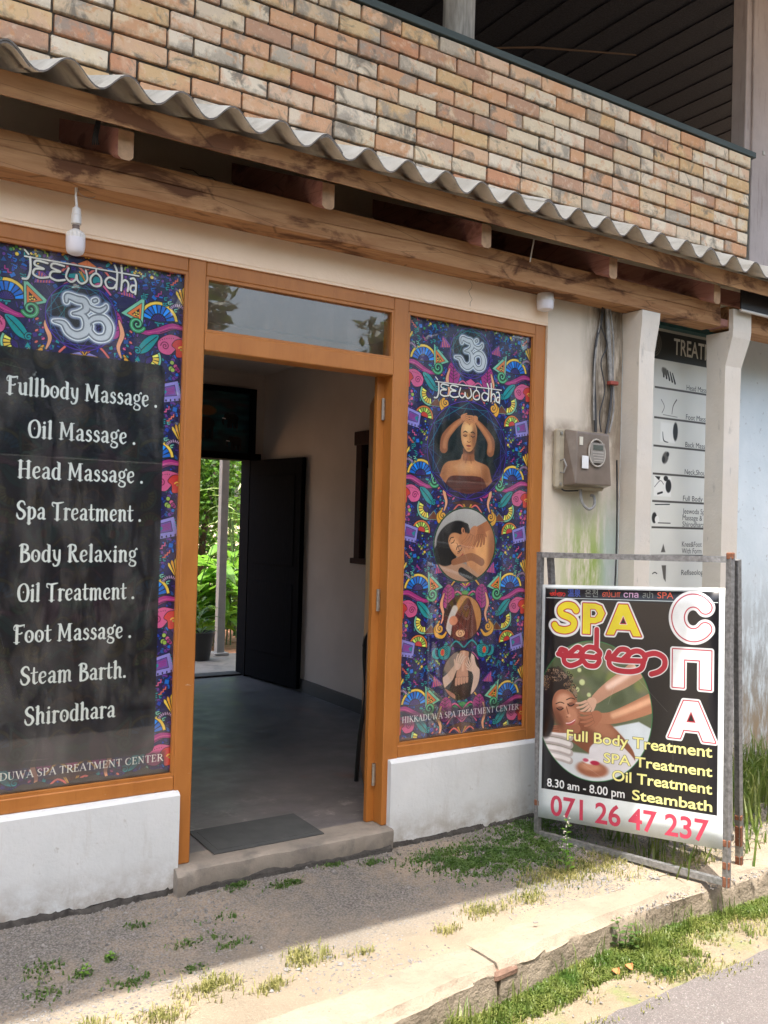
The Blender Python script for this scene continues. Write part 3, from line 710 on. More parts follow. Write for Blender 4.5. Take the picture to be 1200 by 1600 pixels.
def print_foot(c, cx, cy, rx, ry):   # foot massage
    cl = inside(cx, cy, rx*.97, ry*.97)
    P = lambda x, y: (cx+x*rx, cy+y*ry)
    c.ell(cx, cy, rx, ry, (.12, .09, .09), ol=.002, olc=(.22, .12, .36))
    c.ell(*P(-.55, .55), rx*.5, ry*.5, (.55, .48, .44), soft=.01, clip=cl)
    c.poly(spline([P(-.3,-1), P(-.35,-.4), P(.35,-.4), P(.45,-1), P(-.3,-1)], 4), (.14, .09, .08), clip=cl)
    c.poly(spline([P(-.10,.95), P(-.18,.35), P(-.28,-.05), P(.0,-.30), P(.34,-.12), P(.30,.35), P(.34,.95), P(-.10,.95)], 5), (.78, .57, .47), soft=.002, clip=cl)
    c.line([P(.1,.9), P(.05,.2)], rx*.06, (.90, .72, .62), soft=.008, clip=cl)
    for k in range(5): c.line([P(-.24+.13*k, -.16), P(-.27+.14*k, -.36+.02*k)], [rx*.085, rx*.06], (.80, .60, .50), clip=cl, ol=.0012, olc=(.40, .26, .22))
    c.line([P(-1,-.3), P(-.62,-.05), P(-.38,.25), P(.05,.75)], [rx*.22, rx*.20, rx*.13, rx*.06], (.84, .70, .62), smooth=5, clip=cl)
    c.line([P(.75,-.75), P(.85,-.1), P(.62,.3), P(.55,.80)], [rx*.24, rx*.22, rx*.16, rx*.07], (.86, .73, .66), smooth=5, clip=cl)
    hand(c, *P(-.20, .40), rx*.60, 1.2, (.88, .74, .66), clip=cl); hand(c, *P(.52, .25), rx*.52, 2.2, (.86, .72, .64), clip=cl)
    c.line([P(-.9,-.62), P(-.45,-.86)], rx*.16, (.72, .45, .40), clip=cl)

def age(c, seed, amp=.08, grain=.014):
    """fading, faint creases and print grain of a real vinyl sheet"""
    R = np.random.RandomState(seed); H, W = c.H, c.W; f = np.zeros((H, W), np.float32)
    for n, k in ((5, .5), (13, .3), (40, .2)):
        g = R.rand(n*H//W+3, n+3).astype(np.float32); yy = np.linspace(0, g.shape[0]-1.01, H); xx = np.linspace(0, g.shape[1]-1.01, W)
        y0, x0 = yy.astype(int), xx.astype(int); fy, fx = (yy-y0)[:, None], (xx-x0)[None, :]
        f += k*(g[y0][:, x0]*(1-fy)*(1-fx)+g[y0+1][:, x0]*fy*(1-fx)+g[y0][:, x0+1]*(1-fy)*fx+g[y0+1][:, x0+1]*fy*fx)
    c.a *= (1+amp*(f-.5)*2)[..., None]; c.a += (amp*.04*f)[..., None]
    c.a += (R.randn(H, W, 1)*grain).astype(np.float32)
    for k in range(7):
        x, y, an, l = R.rand()*c.w, R.rand()*c.h, R.rand()*3.14, .05+.15*R.rand()
        c.line([(x, y), (x+l*math.cos(an), y+l*math.sin(an))], .0007, (.85, .85, .83), alpha=.35)
    c.a = np.clip(c.a, 0, 1); return c

# window 1: X -.849..-.0736 (w .7754) z .353..2.354 (h 2.001)
def art_left(w, h):
    c = ornament(w, h, 820, .54, .21, 5)
    X = lambda x: x+.849
    Z = lambda z: z-.353
    medallion(c, X(-.475), Z(2.12), .132, .128)
    om_sign(c, X(-.472), Z(2.117), .215, .172)
    indic_word(c, X(-.683), X(-.264), Z(2.228), Z(2.310))
    # dark text panel over the lower ornament
    b = c._box(0, 0, w, h)
    Xg, Yg = b[4], b[5]
    x0, x1, y0, y1 = X(-.80), X(-.148), Z(.478), Z(1.975)
    dx = np.maximum(np.maximum(x0+.03-Xg, Xg-(x1-.03)), 0); dy = np.maximum(np.maximum(y0-Yg, Yg-(y1-.03)), 0)
    d = np.sqrt(dx*dx+dy*dy)-.03
    m = np.clip(.5-d*600, 0, 1)[..., None]*.87
    c.a[:] = c.a*(1-m)+np.array((.045, .045, .055), np.float32)*m
    # ragged dark foot under the ornament
    wv = .032+.008*np.sin(Xg*31)+.004*np.sin(Xg*97)
    m = np.clip((wv-Yg)*700, 0, 1)[..., None]
    c.a[:] = c.a*(1-m)+np.array((.22, .20, .18), np.float32)*m
    W = (.88, .90, .88)
    for t, xa, xb, z in (('Fullbody Massage .', -.731, -.175, 1.805), ('Oil Massage .', -.653, -.256, 1.653), ('Head Massage .', -.687, -.222, 1.504), ('Spa Treatment .', -.685, -.225, 1.355), ('Body Relaxing', -.672, -.238, 1.199), ('Oil Treatment .', -.672, -.243, 1.055), ('Foot Massage .', -.681, -.250, .905), ('Steam Barth.', -.654, -.266, .752), ('Shirodhara', -.635, -.303, .604)):
        brush_text(c, t, X(xa), X(xb), Z(z), .066, W, ol=.0022, olc=(.08, .08, .10))
    c.rect(.03, Z(.395), w-.03, Z(.452), (.16, .10, .14), alpha=.55, soft=.01)
    brush_text(c, 'HIKKADUWA SPA TREATMENT CENTER', X(-.835), X(-.110), Z(.414), .026, (.90, .90, .86), glyphs=CAPS, kw=1.2)
    return c
# window 2: X .9855..1.7666 (w .781)
def art_right(w, h):
    c = ornament(w, h, 820, .54, .21, 9)
    X = lambda x: x-.9855
    Z = lambda z: z-.353
    medallion(c, X(1.374), Z(2.215), .128, .124)
    om_sign(c, X(1.368), Z(2.212), .185, .165)
    indic_word(c, X(1.165), X(1.572), Z(1.978), Z(2.055))
    medallion(c, X(1.370), Z(1.740), .246, .241)
    print_head(c, X(1.372), Z(1.745), .232)
    print_back(c, X(1.368), Z(1.279), .190, .182)
    print_body(c, X(1.366), Z(.925), .116, .112)
    print_foot(c, X(1.366), Z(.648), .117, .122)
    c.rect(.02, Z(.432), w-.02, Z(.495), (.10, .07, .16), alpha=.5, soft=.012)
    brush_text(c, 'HIKKADUWA SPA TREATMENT CENTER', X(1.022), X(1.738), Z(.449), .027, (.88, .88, .88), glyphs=CAPS, kw=1.2)
    b = c._box(0, 0, w, h)
    wv = .020+.006*np.sin(b[4]*29)
    m = np.clip((wv-b[5])*700, 0, 1)[..., None]
    c.a[:] = c.a*(1-m)+np.array((.30, .22, .20), np.float32)*m
    return c
# board .86 x 1.10
def art_board(w, h):
    R = random.Random(3)
    c = Canvas(w, h, 850, (.84, .87, .87))
    c.rect(.016, .139, .836, 1.087, (.085, .085, .10))
    cx, cy, rx, ry = .268, .527, .281, .318
    edge = lambda X, Y: (X > .017).astype(float)
    ins = inside(cx, cy, rx, ry)
    cl = lambda X, Y: ins(X, Y)*edge(X, Y)
    c.ell(cx, cy, rx+.004, ry+.004, (.18, .45, .26), clip=edge)
    c.ell(cx, cy, rx, ry, (.36, .40, .30), clip=edge)
    for i in range(60):
        c.ell(R.uniform(.05, .55), R.uniform(.56, .84), R.uniform(.02, .05), R.uniform(.02, .05), R.choice([(.30, .34, .22), (.42, .46, .30), (.25, .30, .20), (.50, .52, .44), (.46, .44, .38), (.56, .60, .30)]), soft=.015, alpha=.6, clip=cl)
    for (x, y, r_) in ((.215, .655, .014), (.19, .62, .012), (.25, .60, .010), (.36, .67, .012), (.20, .71, .010)):
        c.ell(x, y, r_, r_, (.82, .86, .62), soft=.004, alpha=.9, clip=cl)
    # white couch, right
    c.poly([(.35, .46), (.49, .50), (.56, .47), (.56, .30), (.44, .28), (.33, .33)], (.80, .84, .86), soft=.004, clip=cl)
    c.rect(.0, .19, .56, .33, (.80, .82, .83), soft=.006, clip=cl)
    # back and shoulder of the customer
    c.poly(spline([(.14, .50), (.22, .50), (.30, .51), (.40, .44), (.47, .36), (.46, .30), (.36, .30), (.24, .34), (.12, .42), (.14, .50)], 6), (.50, .30, .21), soft=.003, clip=cl)
    c.ell(.31, .46, .09, .035, (.72, .50, .38), rot=-.5, soft=.02, alpha=.8, clip=cl)
    c.poly(spline([(.26, .36), (.34, .41), (.42, .38), (.48, .31), (.40, .27), (.28, .28), (.26, .36)], 5), (.84, .83, .84), soft=.003, clip=cl)
    # towels
    for k in range(4):
        y = .405-.036*k
        c.line([(.0, y+.004), (.10, y), (.16, y-.010)], .017, (.70, .66, .64), smooth=4, clip=cl)
        c.line([(.0, y+.008), (.10, y+.004), (.155, y-.005)], .010, (.90, .88, .87), smooth=4, clip=cl, soft=.004)
    # resting arm
    c.line([(.02, .425), (.10, .428), (.19, .44)], [.012, .018, .022], (.62, .40, .30), smooth=4, clip=cl)
    for k in range(3): c.line([(.03, .434-.008*k), (.10, .436-.008*k)], .0012, (.40, .24, .17), clip=cl)
    # hair
    c.ell(.075, .62, .085, .095, (.13, .10, .09), soft=.006, clip=cl); c.ell(.03, .50, .05, .12, (.10, .08, .08), soft=.006, clip=cl)
    for i in range(240):
        a = R.uniform(-.6, 3.0); rr = R.uniform(.05, .105)
        x, y = .085+rr*math.cos(a), .60+rr*1.12*math.sin(a)
        c.line(arc(x, y, R.uniform(.004, .009), R.uniform(0, 360), R.uniform(0, 360)+200, 6), R.uniform(.0012, .0024), R.choice([(.20, .15, .12), (.34, .26, .21), (.52, .44, .38), (.12, .09, .08), (.60, .48, .34)]), clip=cl)
    # face, leaning on the hands, eyes closed, smiling
    c.ell(.137, .525, .068, .094, (.60, .39, .29), rot=.42, soft=.002, clip=cl)
    c.ell(.125, .560, .040, .036, (.80, .60, .48), rot=.4, soft=.014, clip=cl)
    c.ell(.165, .500, .030, .040, (.76, .54, .42), rot=.4, soft=.012, alpha=.8, clip=cl)
    c.ell(.095, .475, .022, .05, (.42, .25, .18), rot=.5, soft=.012, alpha=.8, clip=cl)
    for (ex, ey) in ((.105, .524), (.160, .548)):
        c.line([(ex-.022, ey+.020), (ex, ey+.030), (ex+.020, ey+.026)], .0020, (.16, .10, .08), smooth=4, clip=cl)
        c.ell(ex, ey, .017, .010, (.50, .31, .24), rot=.3, soft=.003, clip=cl)
        c.line([(ex-.017, ey+.001), (ex, ey-.007), (ex+.017, ey+.003)], .0022, (.08, .05, .05), smooth=4, clip=cl)
    c.line([(.138, .535), (.150, .495), (.140, .488)], .0022, (.44, .26, .19), smooth=4, clip=cl)
    c.ell(.152, .496, .009, .007, (.82, .60, .48), soft=.003, clip=cl)
    c.poly(spline([(.135, .458), (.155, .466), (.185, .482), (.178, .462), (.155, .450), (.135, .458)], 4), (.66, .30, .30), clip=cl)
    c.line([(.138, .459), (.160, .463), (.183, .479)], .0016, (.95, .90, .88), smooth=4, clip=cl)
    # masseuse: two forearms coming from the upper right
    c.line([(.56, .80), (.44, .70), (.345, .635), (.285, .585)], [.045, .040, .030, .022], (.74, .56, .46), smooth=5, clip=cl)
    c.line([(.56, .81), (.44, .71), (.345, .645)], .014, (.93, .80, .72), smooth=5, soft=.012, clip=cl)
    c.line([(.60, .615), (.46, .545), (.36, .505), (.30, .500)], [.046, .036, .027, .022], (.70, .48, .36), smooth=5, clip=cl)
    c.line([(.60, .63), (.46, .558), (.37, .517)], .013, (.88, .68, .54), smooth=5, soft=.01, clip=cl)
    hand(c, .262, .565, .085, -2.5, (.82, .66, .56), clip=cl); hand(c, .285, .505, .095, -2.75, (.66, .43, .32), clip=cl)
    # bowl and flower
    c.ell(.272, .262, .078, .036, (.60, .38, .28), soft=.008, clip=cl); c.ell(.262, .272, .05, .018, (.76, .54, .42), soft=.008, clip=cl)
    c.ell(.262, .296, .034, .013, (.90, .88, .88), soft=.004, clip=cl); c.ell(.285, .292, .022, .010, (.66, .12, .25), soft=.003, clip=cl); c.ell(.240, .300, .014, .008, (.74, .30, .40), soft=.003, clip=cl)
    # rules
    c.rect(.020, 1.083, .832, 1.086, (.80, .84, .84)); c.rect(.020, 1.037, .832, 1.040, (.80, .84, .84))
    # big word in round script
    SI = [ [(.130,.795),(.105,.800),(.098,.780),(.125,.770),(.155,.790),(.190,.815),(.215,.795),(.195,.775),(.235,.815),(.275,.815),(.300,.795),(.290,.775),(.250,.772)],
           [(.090,.778),(.140,.772),(.200,.775),(.280,.772)],
           [(.118,.770),(.125,.740),(.155,.728),(.195,.742),(.215,.755),(.240,.735),(.280,.735),(.298,.760),(.285,.780)],
           [(.283,.900),(.283,.815)],
           [(.345,.800),(.340,.780),(.365,.785),(.395,.815),(.430,.815),(.440,.795),(.415,.775),(.455,.808),(.490,.812),(.515,.790),(.505,.765)],
           [(.335,.775),(.400,.768),(.500,.770)],
           [(.345,.772),(.350,.740),(.385,.722),(.450,.720),(.495,.735),(.508,.765)],
           [(.510,.795),(.560,.808),(.600,.790),(.603,.755),(.580,.730),(.545,.716)] ]
    for g, col in ((.0165, (.86, .86, .86)), (.0120, (.66, .13, .20))):
        for k, P in enumerate(SI): c.line(P, g, col, smooth=6)
    for k, P in enumerate(SI):     # small copy in the top row
        c.line([(.040+(p[0]-.09)*.155, 1.048+(p[1]-.716)*.16) for p in P], .0019, (.72, .16, .12), smooth=5)
    # large outlined capitals
    def slab(P, holes, fill, k):
        c.poly(P, (.85, .86, .86), ol=0.012*k, olc=(.85, .86, .86)); c.poly(P, fill, ol=.0045*k, olc=(.66, .12, .20))
        for H in holes:
            c.poly(H, (.66, .12, .20), ol=.0025, olc=(.85, .86, .86)); c.poly([(sum(p[0] for p in H)/len(H)*.35+q[0]*.65, sum(p[1] for p in H)/len(H)*.35+q[1]*.65) for q in H], (.085, .085, .10))
    def stroke(P, r, fill, k):
        for g, col in ((.016*k, (.85, .86, .86)), (.0045*k, (.66, .12, .20)), (0, fill)): c.line(P, r+g, col, smooth=8)
    Y_, W_ = (.86, .80, .16), (.87, .89, .89)
    # S
    stroke([(.178, .985), (.160, 1.003), (.125, 1.006), (.098, .988), (.104, .965), (.145, .950), (.168, .930), (.160, .903), (.125, .890), (.085, .895), (.068, .912)], .0155, Y_, 1)
    # P
    P0 = [(.212, .878), (.212, 1.018), (.275, 1.018), (.305, 1.008), (.322, .975), (.305, .940), (.275, .928), (.250, .928), (.250, .878)]
    slab(P0, [], Y_, 1); Hh = [(.252, .957), (.252, .990), (.272, .990), (.284, .974), (.272, .957)]
    c.poly(Hh, (.85, .86, .86), ol=.003, olc=(.66, .12, .20)); c.poly([(.257, .964), (.257, .984), (.270, .984), (.276, .974), (.270, .964)], (.085, .085, .10))
    slab([(.330, .880), (.388, 1.018), (.430, 1.018), (.496, .878), (.458, .878), (.444, .905), (.378, .905), (.366, .880)], [[(.394, .930), (.410, .965), (.427, .930)]], Y_, 1)
    # vertical word: es, pe, a
    stroke(arc(.727, .970, .066, 38, 322, 20, .074), .0255, W_, 1)
    slab([(.640, .668), (.640, .832), (.806, .832), (.806, .668), (.758, .668), (.758, .790), (.690, .790), (.690, .668)], [], W_, 1)
    slab([(.624, .448), (.690, .612), (.752, .612), (.826, .446), (.774, .446), (.757, .487), (.690, .487), (.676, .448)], [[(.703, .522), (.722, .568), (.742, .522)]], W_, 1)
    return c
# ---------------------------------------------------------------- palette
plaster_white, nt, b, c = layered('white_limewash', ((.53,.56,.565), (.61,.635,.64), 3.0), [((.42,.42,.40), 2.2, .56, .80, .35), ((.30,.29,.26), 24, .64, .72, .55), ((.40,.39,.36), 5, .58, .72, .35, (5, 5, .7))], .85, .25, ((11, .45, .008), (60, .6, .003)))
sp = nn(nt, 'ShaderNodeSeparateXYZ'); nt.links.new(coords(nt), sp.inputs[0])
c = mix(nt, mul(nt, mul(nt, ramp(nt, sp.outputs['Z'], .07, -.07), ramp(nt, tex(nt, coords(nt, (1, 1, 1)), 13, 7, .7), .36, .62)), .75), c, (.27,.23,.185)); nt.links.new(c, b.inputs['Base Color'])
plaster_warm_lit, nt, b, c = layered('warm_lit_limewash', ((.78,.585,.405), (.84,.66,.475), 2.5), [((.50,.40,.28), 4, .60, .80, .35), ((.34,.27,.20), 30, .68, .75, .4)], .85, .25, ((9, .55, .007), (55, .3, .002)), (1, 1, 1.6))  # white wall; warm light bounced off the ground put into its colour
# meter wall: warm bounce tinted in, dark mould by the cables, algae low down
def mould_mat():
    m, nt, b = new_mat('mouldy_limewash')
    v = coords(nt)
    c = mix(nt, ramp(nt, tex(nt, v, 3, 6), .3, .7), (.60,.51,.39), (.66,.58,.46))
    sp = nn(nt, 'ShaderNodeSeparateXYZ'); nt.links.new(v, sp.inputs[0])
    sv = coords(nt, (5, 5, .9))
    streak = tex(nt, sv, 4, 6, .7)
    # grey streak along the cables, x 2.12..2.36
    fx = ramp(nt, sp.outputs['X'], 2.06, 2.22); fz = ramp(nt, sp.outputs['Z'], 1.55, 1.95)
    f = mul(nt, mul(nt, fx, fz), ramp(nt, streak, .34, .56)); c = mix(nt, mul(nt, f, .95), c, (.13,.10,.065)); fr_ = mul(nt, ramp(nt, sp.outputs['X'], 2.28, 2.36), ramp(nt, tex(nt, v, 5, 5), .3, .55)); c = mix(nt, mul(nt, fr_, .7), c, (.22,.17,.11))
    f2 = mul(nt, ramp(nt, sp.outputs['Z'], 1.95, 1.88), ramp(nt, sp.outputs['Z'], 1.6, 1.9)); f2 = mul(nt, f2, ramp(nt, tex(nt, v, 9, 6), .35, .6)); c = mix(nt, mul(nt, f2, .9), c, (.24,.18,.13))
    fa = mul(nt, ramp(nt, sp.outputs['Z'], 1.62, 1.25), ramp(nt, sp.outputs['X'], 1.90, 2.08)); fa = mul(nt, fa, ramp(nt, streak, .37, .54)); c = mix(nt, mul(nt, fa, .95), c, (.24,.33,.065))
    fg = mul(nt, ramp(nt, sp.outputs['X'], 2.22, 2.30), ramp(nt, sp.outputs['Z'], 1.7, 1.3)); c = mix(nt, mul(nt, fg, .7), c, (.38,.44,.46))
    fl = mul(nt, ramp(nt, sp.outputs['Z'], .35, .0), ramp(nt, streak, .35, .6)); c = mix(nt, mul(nt, fl, .8), c, (.22,.21,.18))
    nt.links.new(c, b.inputs['Base Color']); b.inputs['Roughness'].default_value = .9
    bump(nt, b, tex(nt, v, 22, 6, .6), .4, .008)
    return m
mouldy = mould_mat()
pillar_mat, nt, b, c = layered('pillar_limewash', ((.60,.54,.45), (.67,.61,.52), 3.0), [((.30,.28,.24), 18, .62, .70, .5, (1, 1, .35)), ((.45,.48,.49), 2, .5, .8, .35)], .85, .25, ((16, .5, .006), (60, .3, .003)))  # pillars are white; a mild warm ground bounce is tinted in
def blue_wall_mat():
    m, nt, b = new_mat('pale_blue_limewash'); v = coords(nt); sp = nn(nt, 'ShaderNodeSeparateXYZ'); nt.links.new(v, sp.inputs[0])
    c = mix(nt, ramp(nt, tex(nt, v, 4, 6), .3, .7), (.60,.675,.69), (.69,.75,.76))
    st = tex(nt, coords(nt, (4, 4, 1)), 4, 7, .7)
    c = mix(nt, mul(nt, mul(nt, ramp(nt, sp.outputs['Z'], 1.2, .5), ramp(nt, st, .40, .55)), .8), c, (.26,.25,.22))
    c = mix(nt, mul(nt, mul(nt, ramp(nt, sp.outputs['Z'], .55, .1), ramp(nt, st, .35, .6)), .85), c, (.34,.24,.13))
    c = mix(nt, mul(nt, ramp(nt, tex(nt, v, 30, 6), .64, .70), .5), c, (.30,.30,.28))
    nt.links.new(c, b.inputs['Base Color']); b.inputs['Roughness'].default_value = .85; bump(nt, b, tex(nt, v, 30, 6), .35, .006); return m
blue_wall = blue_wall_mat()
orange_wood, nt, b, c = layered('orange_brown_paint', ((.335,.118,.020), (.405,.155,.032), 5.0), [((.22,.070,.012), 9, .60, .75, .45, (6, 6, 1)), ((.50,.30,.14), 60, .70, .74, .25), ((.20,.065,.01), 6, .48, .70, .22, (4, 4, .6)), ((.46,.36,.27), 17, .69, .72, .5, (1, 1, 3))], .45, .45, ((22, .5, .003),), (1, 1, .35))
def timber_mat(name, a, b_, dark, ax=0, amt=.8, seed=0):
    m, nt, b = new_mat(name)
    st = [9, 9, 9]; st[ax] = .9
    v = coords(nt, tuple(st)); w = coords(nt, (1.4, 3.2, 3.2) if ax == 0 else (3.2, 1.4, 3.2))
    if seed:
        for q in (v, w): q.node.inputs['Location'].default_value = (seed, seed*.7, seed*.3)
    c = mix(nt, ramp(nt, tex(nt, v, 4, 6, .65, .4), .3, .7), a, b_)
    s1 = ramp(nt, tex(nt, w, 2.3, 5, .62, .55), .52, .61)
    c = mix(nt, mul(nt, s1, min(1, amt*1.1)), c, dark)
    s2 = ramp(nt, tex(nt, w, 1.5, 4, .5, .8), .55, .75)
    c = mix(nt, mul(nt, s2, .5), c, tuple(x*.5 for x in a))
    cr = nn(nt, 'ShaderNodeTexVoronoi', feature='DISTANCE_TO_EDGE'); cr.inputs['Scale'].default_value = 1.3
    vv = coords(nt, (1, 8, 8) if ax == 0 else (8, 1, 8), ); nt.links.new(vv, cr.inputs['Vector'])
    cf = ramp(nt, cr.outputs['Distance'], .012, .0); c = mix(nt, mul(nt, cf, .55), c, tuple(x*.3 for x in dark))
    nt.links.new(c, b.inputs['Base Color']); b.inputs['Roughness'].default_value = .78; b.inputs['Specular IOR Level'].default_value = .25
    bump(nt, b, tex(nt, v, 9, 6, .6), .35, .006)
    return m
beam_wood = timber_mat('weathered_timber', (.27,.125,.052), (.42,.23,.105), (.085,.030,.012))
purlin_wood = timber_mat('weathered_purlin', (.27,.13,.055), (.41,.225,.10), (.095,.034,.014), seed=3.7)
rafter_side = timber_mat('maroon_stained_timber', (.30,.135,.105), (.38,.19,.15), (.15,.06,.05), 1, .7)
rafter_end = simple('sawn_end_grain', (.36,.22,.12), .85, var=.3, vs=25, bs=.3)
dark_wood = simple('dark_stained_wood', (.022,.013,.010), .42, var=.35, vs=10, stretch=(6, 6, 1))
maroon_wood = simple('dark_maroon_wood', (.045,.016,.012), .75, spec=.15, var=.35, vs=10, stretch=(6, 6, 1))
black_wood = simple('blackened_wood', (.006,.006,.008), .9, spec=.05, var=.3, vs=14, stretch=(8, 8, 1))
asbestos, nt, b, c = layered('fibre_cement', ((.50,.455,.375), (.63,.585,.50), 7), [((.25,.21,.15), 6, .54, .70, .55, (1.5, .5, 1)), ((.20,.18,.15), 60, .62, .70, .5)], .9, .2, ((90, .35, .002), (300, .3, .0008)))
sheet_edge = simple('grimy_sheet_edge', (.12,.105,.09), .9, var=.4, vs=40)
concrete, nt, b, c = layered('old_kerb_concrete', ((.23,.19,.145), (.30,.25,.19), 5), [((.20,.16,.12), 9, .55, .70, .65), ((.16,.14,.11), 70, .60, .68, .7), ((.24,.27,.14), 3, .62, .74, .4)], .92, .2, ((18, .7, .018), (90, .6, .006)))
step_con, nt, b, c = layered('doorstep_cement', ((.19,.17,.145), (.27,.24,.20), 5), [((.09,.085,.08), 6, .52, .68, .6), ((.40,.37,.33), 30, .66, .72, .4)], .75, .35, ((30, .5, .006), (120, .4, .002)))
floor_mat, nt, b, c = layered('polished_cement_floor', ((.060,.060,.066), (.095,.092,.095), 2.2), [((.20,.165,.155), 3.0, .56, .74, .55), ((.28,.25,.23), 45, .66, .72, .35), ((.17,.07,.055), 2.0, .68, .76, .5)], .34, .5, ((40, .12, .002),))
def dusty_floor():
    m, nt, b = new_mat('dusty_cement_floor'); v = coords(nt); sp = nn(nt, 'ShaderNodeSeparateXYZ'); nt.links.new(v, sp.inputs[0])
    c = mix(nt, ramp(nt, tex(nt, v, 2.2, 6), .3, .7), (.060,.058,.062), (.105,.100,.100))
    d = mul(nt, ramp(nt, sp.outputs['Y'], 1.7, .25), ramp(nt, tex(nt, coords(nt, (1, 2.2, 1)), 2.4, 7, .7), .34, .60)); c = mix(nt, mul(nt, d, .75), c, (.165,.150,.145))
    c = mix(nt, mul(nt, mul(nt, ramp(nt, sp.outputs['Y'], .9, .3), ramp(nt, tex(nt, v, 9, 7, .75), .56, .66)), .6), c, (.33,.30,.28))
    c = mix(nt, mul(nt, ramp(nt, tex(nt, v, 1.9, 4), .62, .70), .5), c, (.17,.075,.06))
    nt.links.new(c, b.inputs['Base Color']); b.inputs['Roughness'].default_value = .48
    nt.links.new(ramp(nt, tex(nt, v, 6, 5), .3, .7, .35, .6), b.inputs['Roughness'])
    bump(nt, b, tex(nt, v, 50, 6, .7), .25, .003); return m
floor_mat = dusty_floor()
room_wall = simple('dull_white_distemper', (.66,.585,.52), .8, var=.06, vs=3, bs=.15, bscale=40)
room_ceiling = simple('ceiling_board_paint', (.74,.68,.61), .75, var=.05, vs=3)
skirt_m = simple('dark_skirting_paint', (.03,.03,.033), .5)
steel = simple('weathered_galvanised', (.26,.26,.26), .45, .6, var=.35, vs=60, bs=.2, bscale=120, bd=.001)
rust = simple('rust', (.17,.065,.032), .9, var=.4, vs=80, bs=.4, bscale=150, bd=.002)
black_metal = simple('black_chair_metal', (.012,.013,.014), .35, .2)
hinge_m = simple('pale_zinc', (.42,.40,.35), .4, .7, var=.2, vs=80)
mat_rub, nt, b, c = layered('rubber_mat', ((.048,.052,.052), (.070,.074,.072), 12), [((.13,.12,.11), 14, .6, .75, .4)], .85, .3, ((160, .5, .003),))
green_cap = simple('dark_green_paint', (.050,.066,.060), .5, var=.25, vs=9, stretch=(.4, 3, 3))
mortar = simple('dark_mortar', (.115,.10,.080), .95, var=.4, vs=25, bs=.6, bscale=70, bd=.006)
grey_log = simple('weathered_grey_log', (.38,.36,.33), .9, var=.35, vs=8, bs=.5, bscale=40, bd=.006, stretch=(6, 6, .7))
pink_con, nt, b, c = layered('mauve_concrete_column', ((.42,.355,.335), (.52,.445,.425), 3), [((.27,.20,.18), 8, .55, .7, .5, (4, 4, .5))], .85, .25, ((30, .4, .005),))
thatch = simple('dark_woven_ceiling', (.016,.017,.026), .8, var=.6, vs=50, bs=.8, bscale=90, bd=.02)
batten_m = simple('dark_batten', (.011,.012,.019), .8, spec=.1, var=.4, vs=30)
black_sheet = simple('black_flashing', (.010,.009,.010), .5, var=.3)
white_pvc = simple('white_plastic', (.58,.55,.50), .35, var=.04)
frost = simple('frosted_bulb_plastic', (.62,.59,.60), .3, var=.02)
cable_m = simple('grey_cable_sheath', (.26,.25,.23), .6, var=.3, vs=40)
cable_dk = simple('black_cable_sheath', (.03,.03,.03), .55, var=.3, vs=40)
red_tape = simple('red_tape', (.30,.06,.04), .6)
tyre_black = simple('black_wire', (.01,.01,.01), .5)
pot_m = simple('black_pot_plastic', (.02,.02,.02), .5)
post_grey = simple('painted_steel_post', (.30,.29,.28), .5, var=.1)
def leaf_mat(name, a, b_, trans=.35):
    m, nt, b = new_mat(name)
    oi = coords(nt); c = mix(nt, ramp(nt, tex(nt, oi, 7, 3), .3, .7), a, b_)
    nt.links.new(c, b.inputs['Base Color']); b.inputs['Roughness'].default_value = .45
    tr = nn(nt, 'ShaderNodeBsdfTranslucent'); nt.links.new(mix(nt, .5, c, (.22,.42,.04)), tr.inputs[0])
    mx = nn(nt, 'ShaderNodeMixShader'); mx.inputs[0].default_value = trans
    out = nt.nodes['Material Output']; nt.links.new(b.outputs[0], mx.inputs[1]); nt.links.new(tr.outputs[0], mx.inputs[2]); nt.links.new(mx.outputs[0], out.inputs[0])
    return m
grass_m = leaf_mat('grass_blade', (.055,.115,.018), (.20,.21,.055))
grass_dry = leaf_mat('dry_grass_blade', (.20,.20,.06), (.36,.31,.13))
grass_shade = leaf_mat('dark_grass_blade', (.045,.105,.024), (.09,.15,.035))
ginger_m = leaf_mat('bright_green_leaf', (.10,.26,.025), (.22,.42,.06), .5)
hedge_m = leaf_mat('hedge_leaf', (.030,.095,.014), (.10,.22,.03), .4)
stripe_m = leaf_mat('striped_pale_leaf', (.10,.19,.04), (.55,.58,.36), .4)
far_tree_m = leaf_mat('dark_tree_leaf', (.010,.026,.008), (.030,.055,.014), .2)
bark_m = simple('bark', (.08,.06,.045), .9, var=.3, bs=.5, bscale=30)
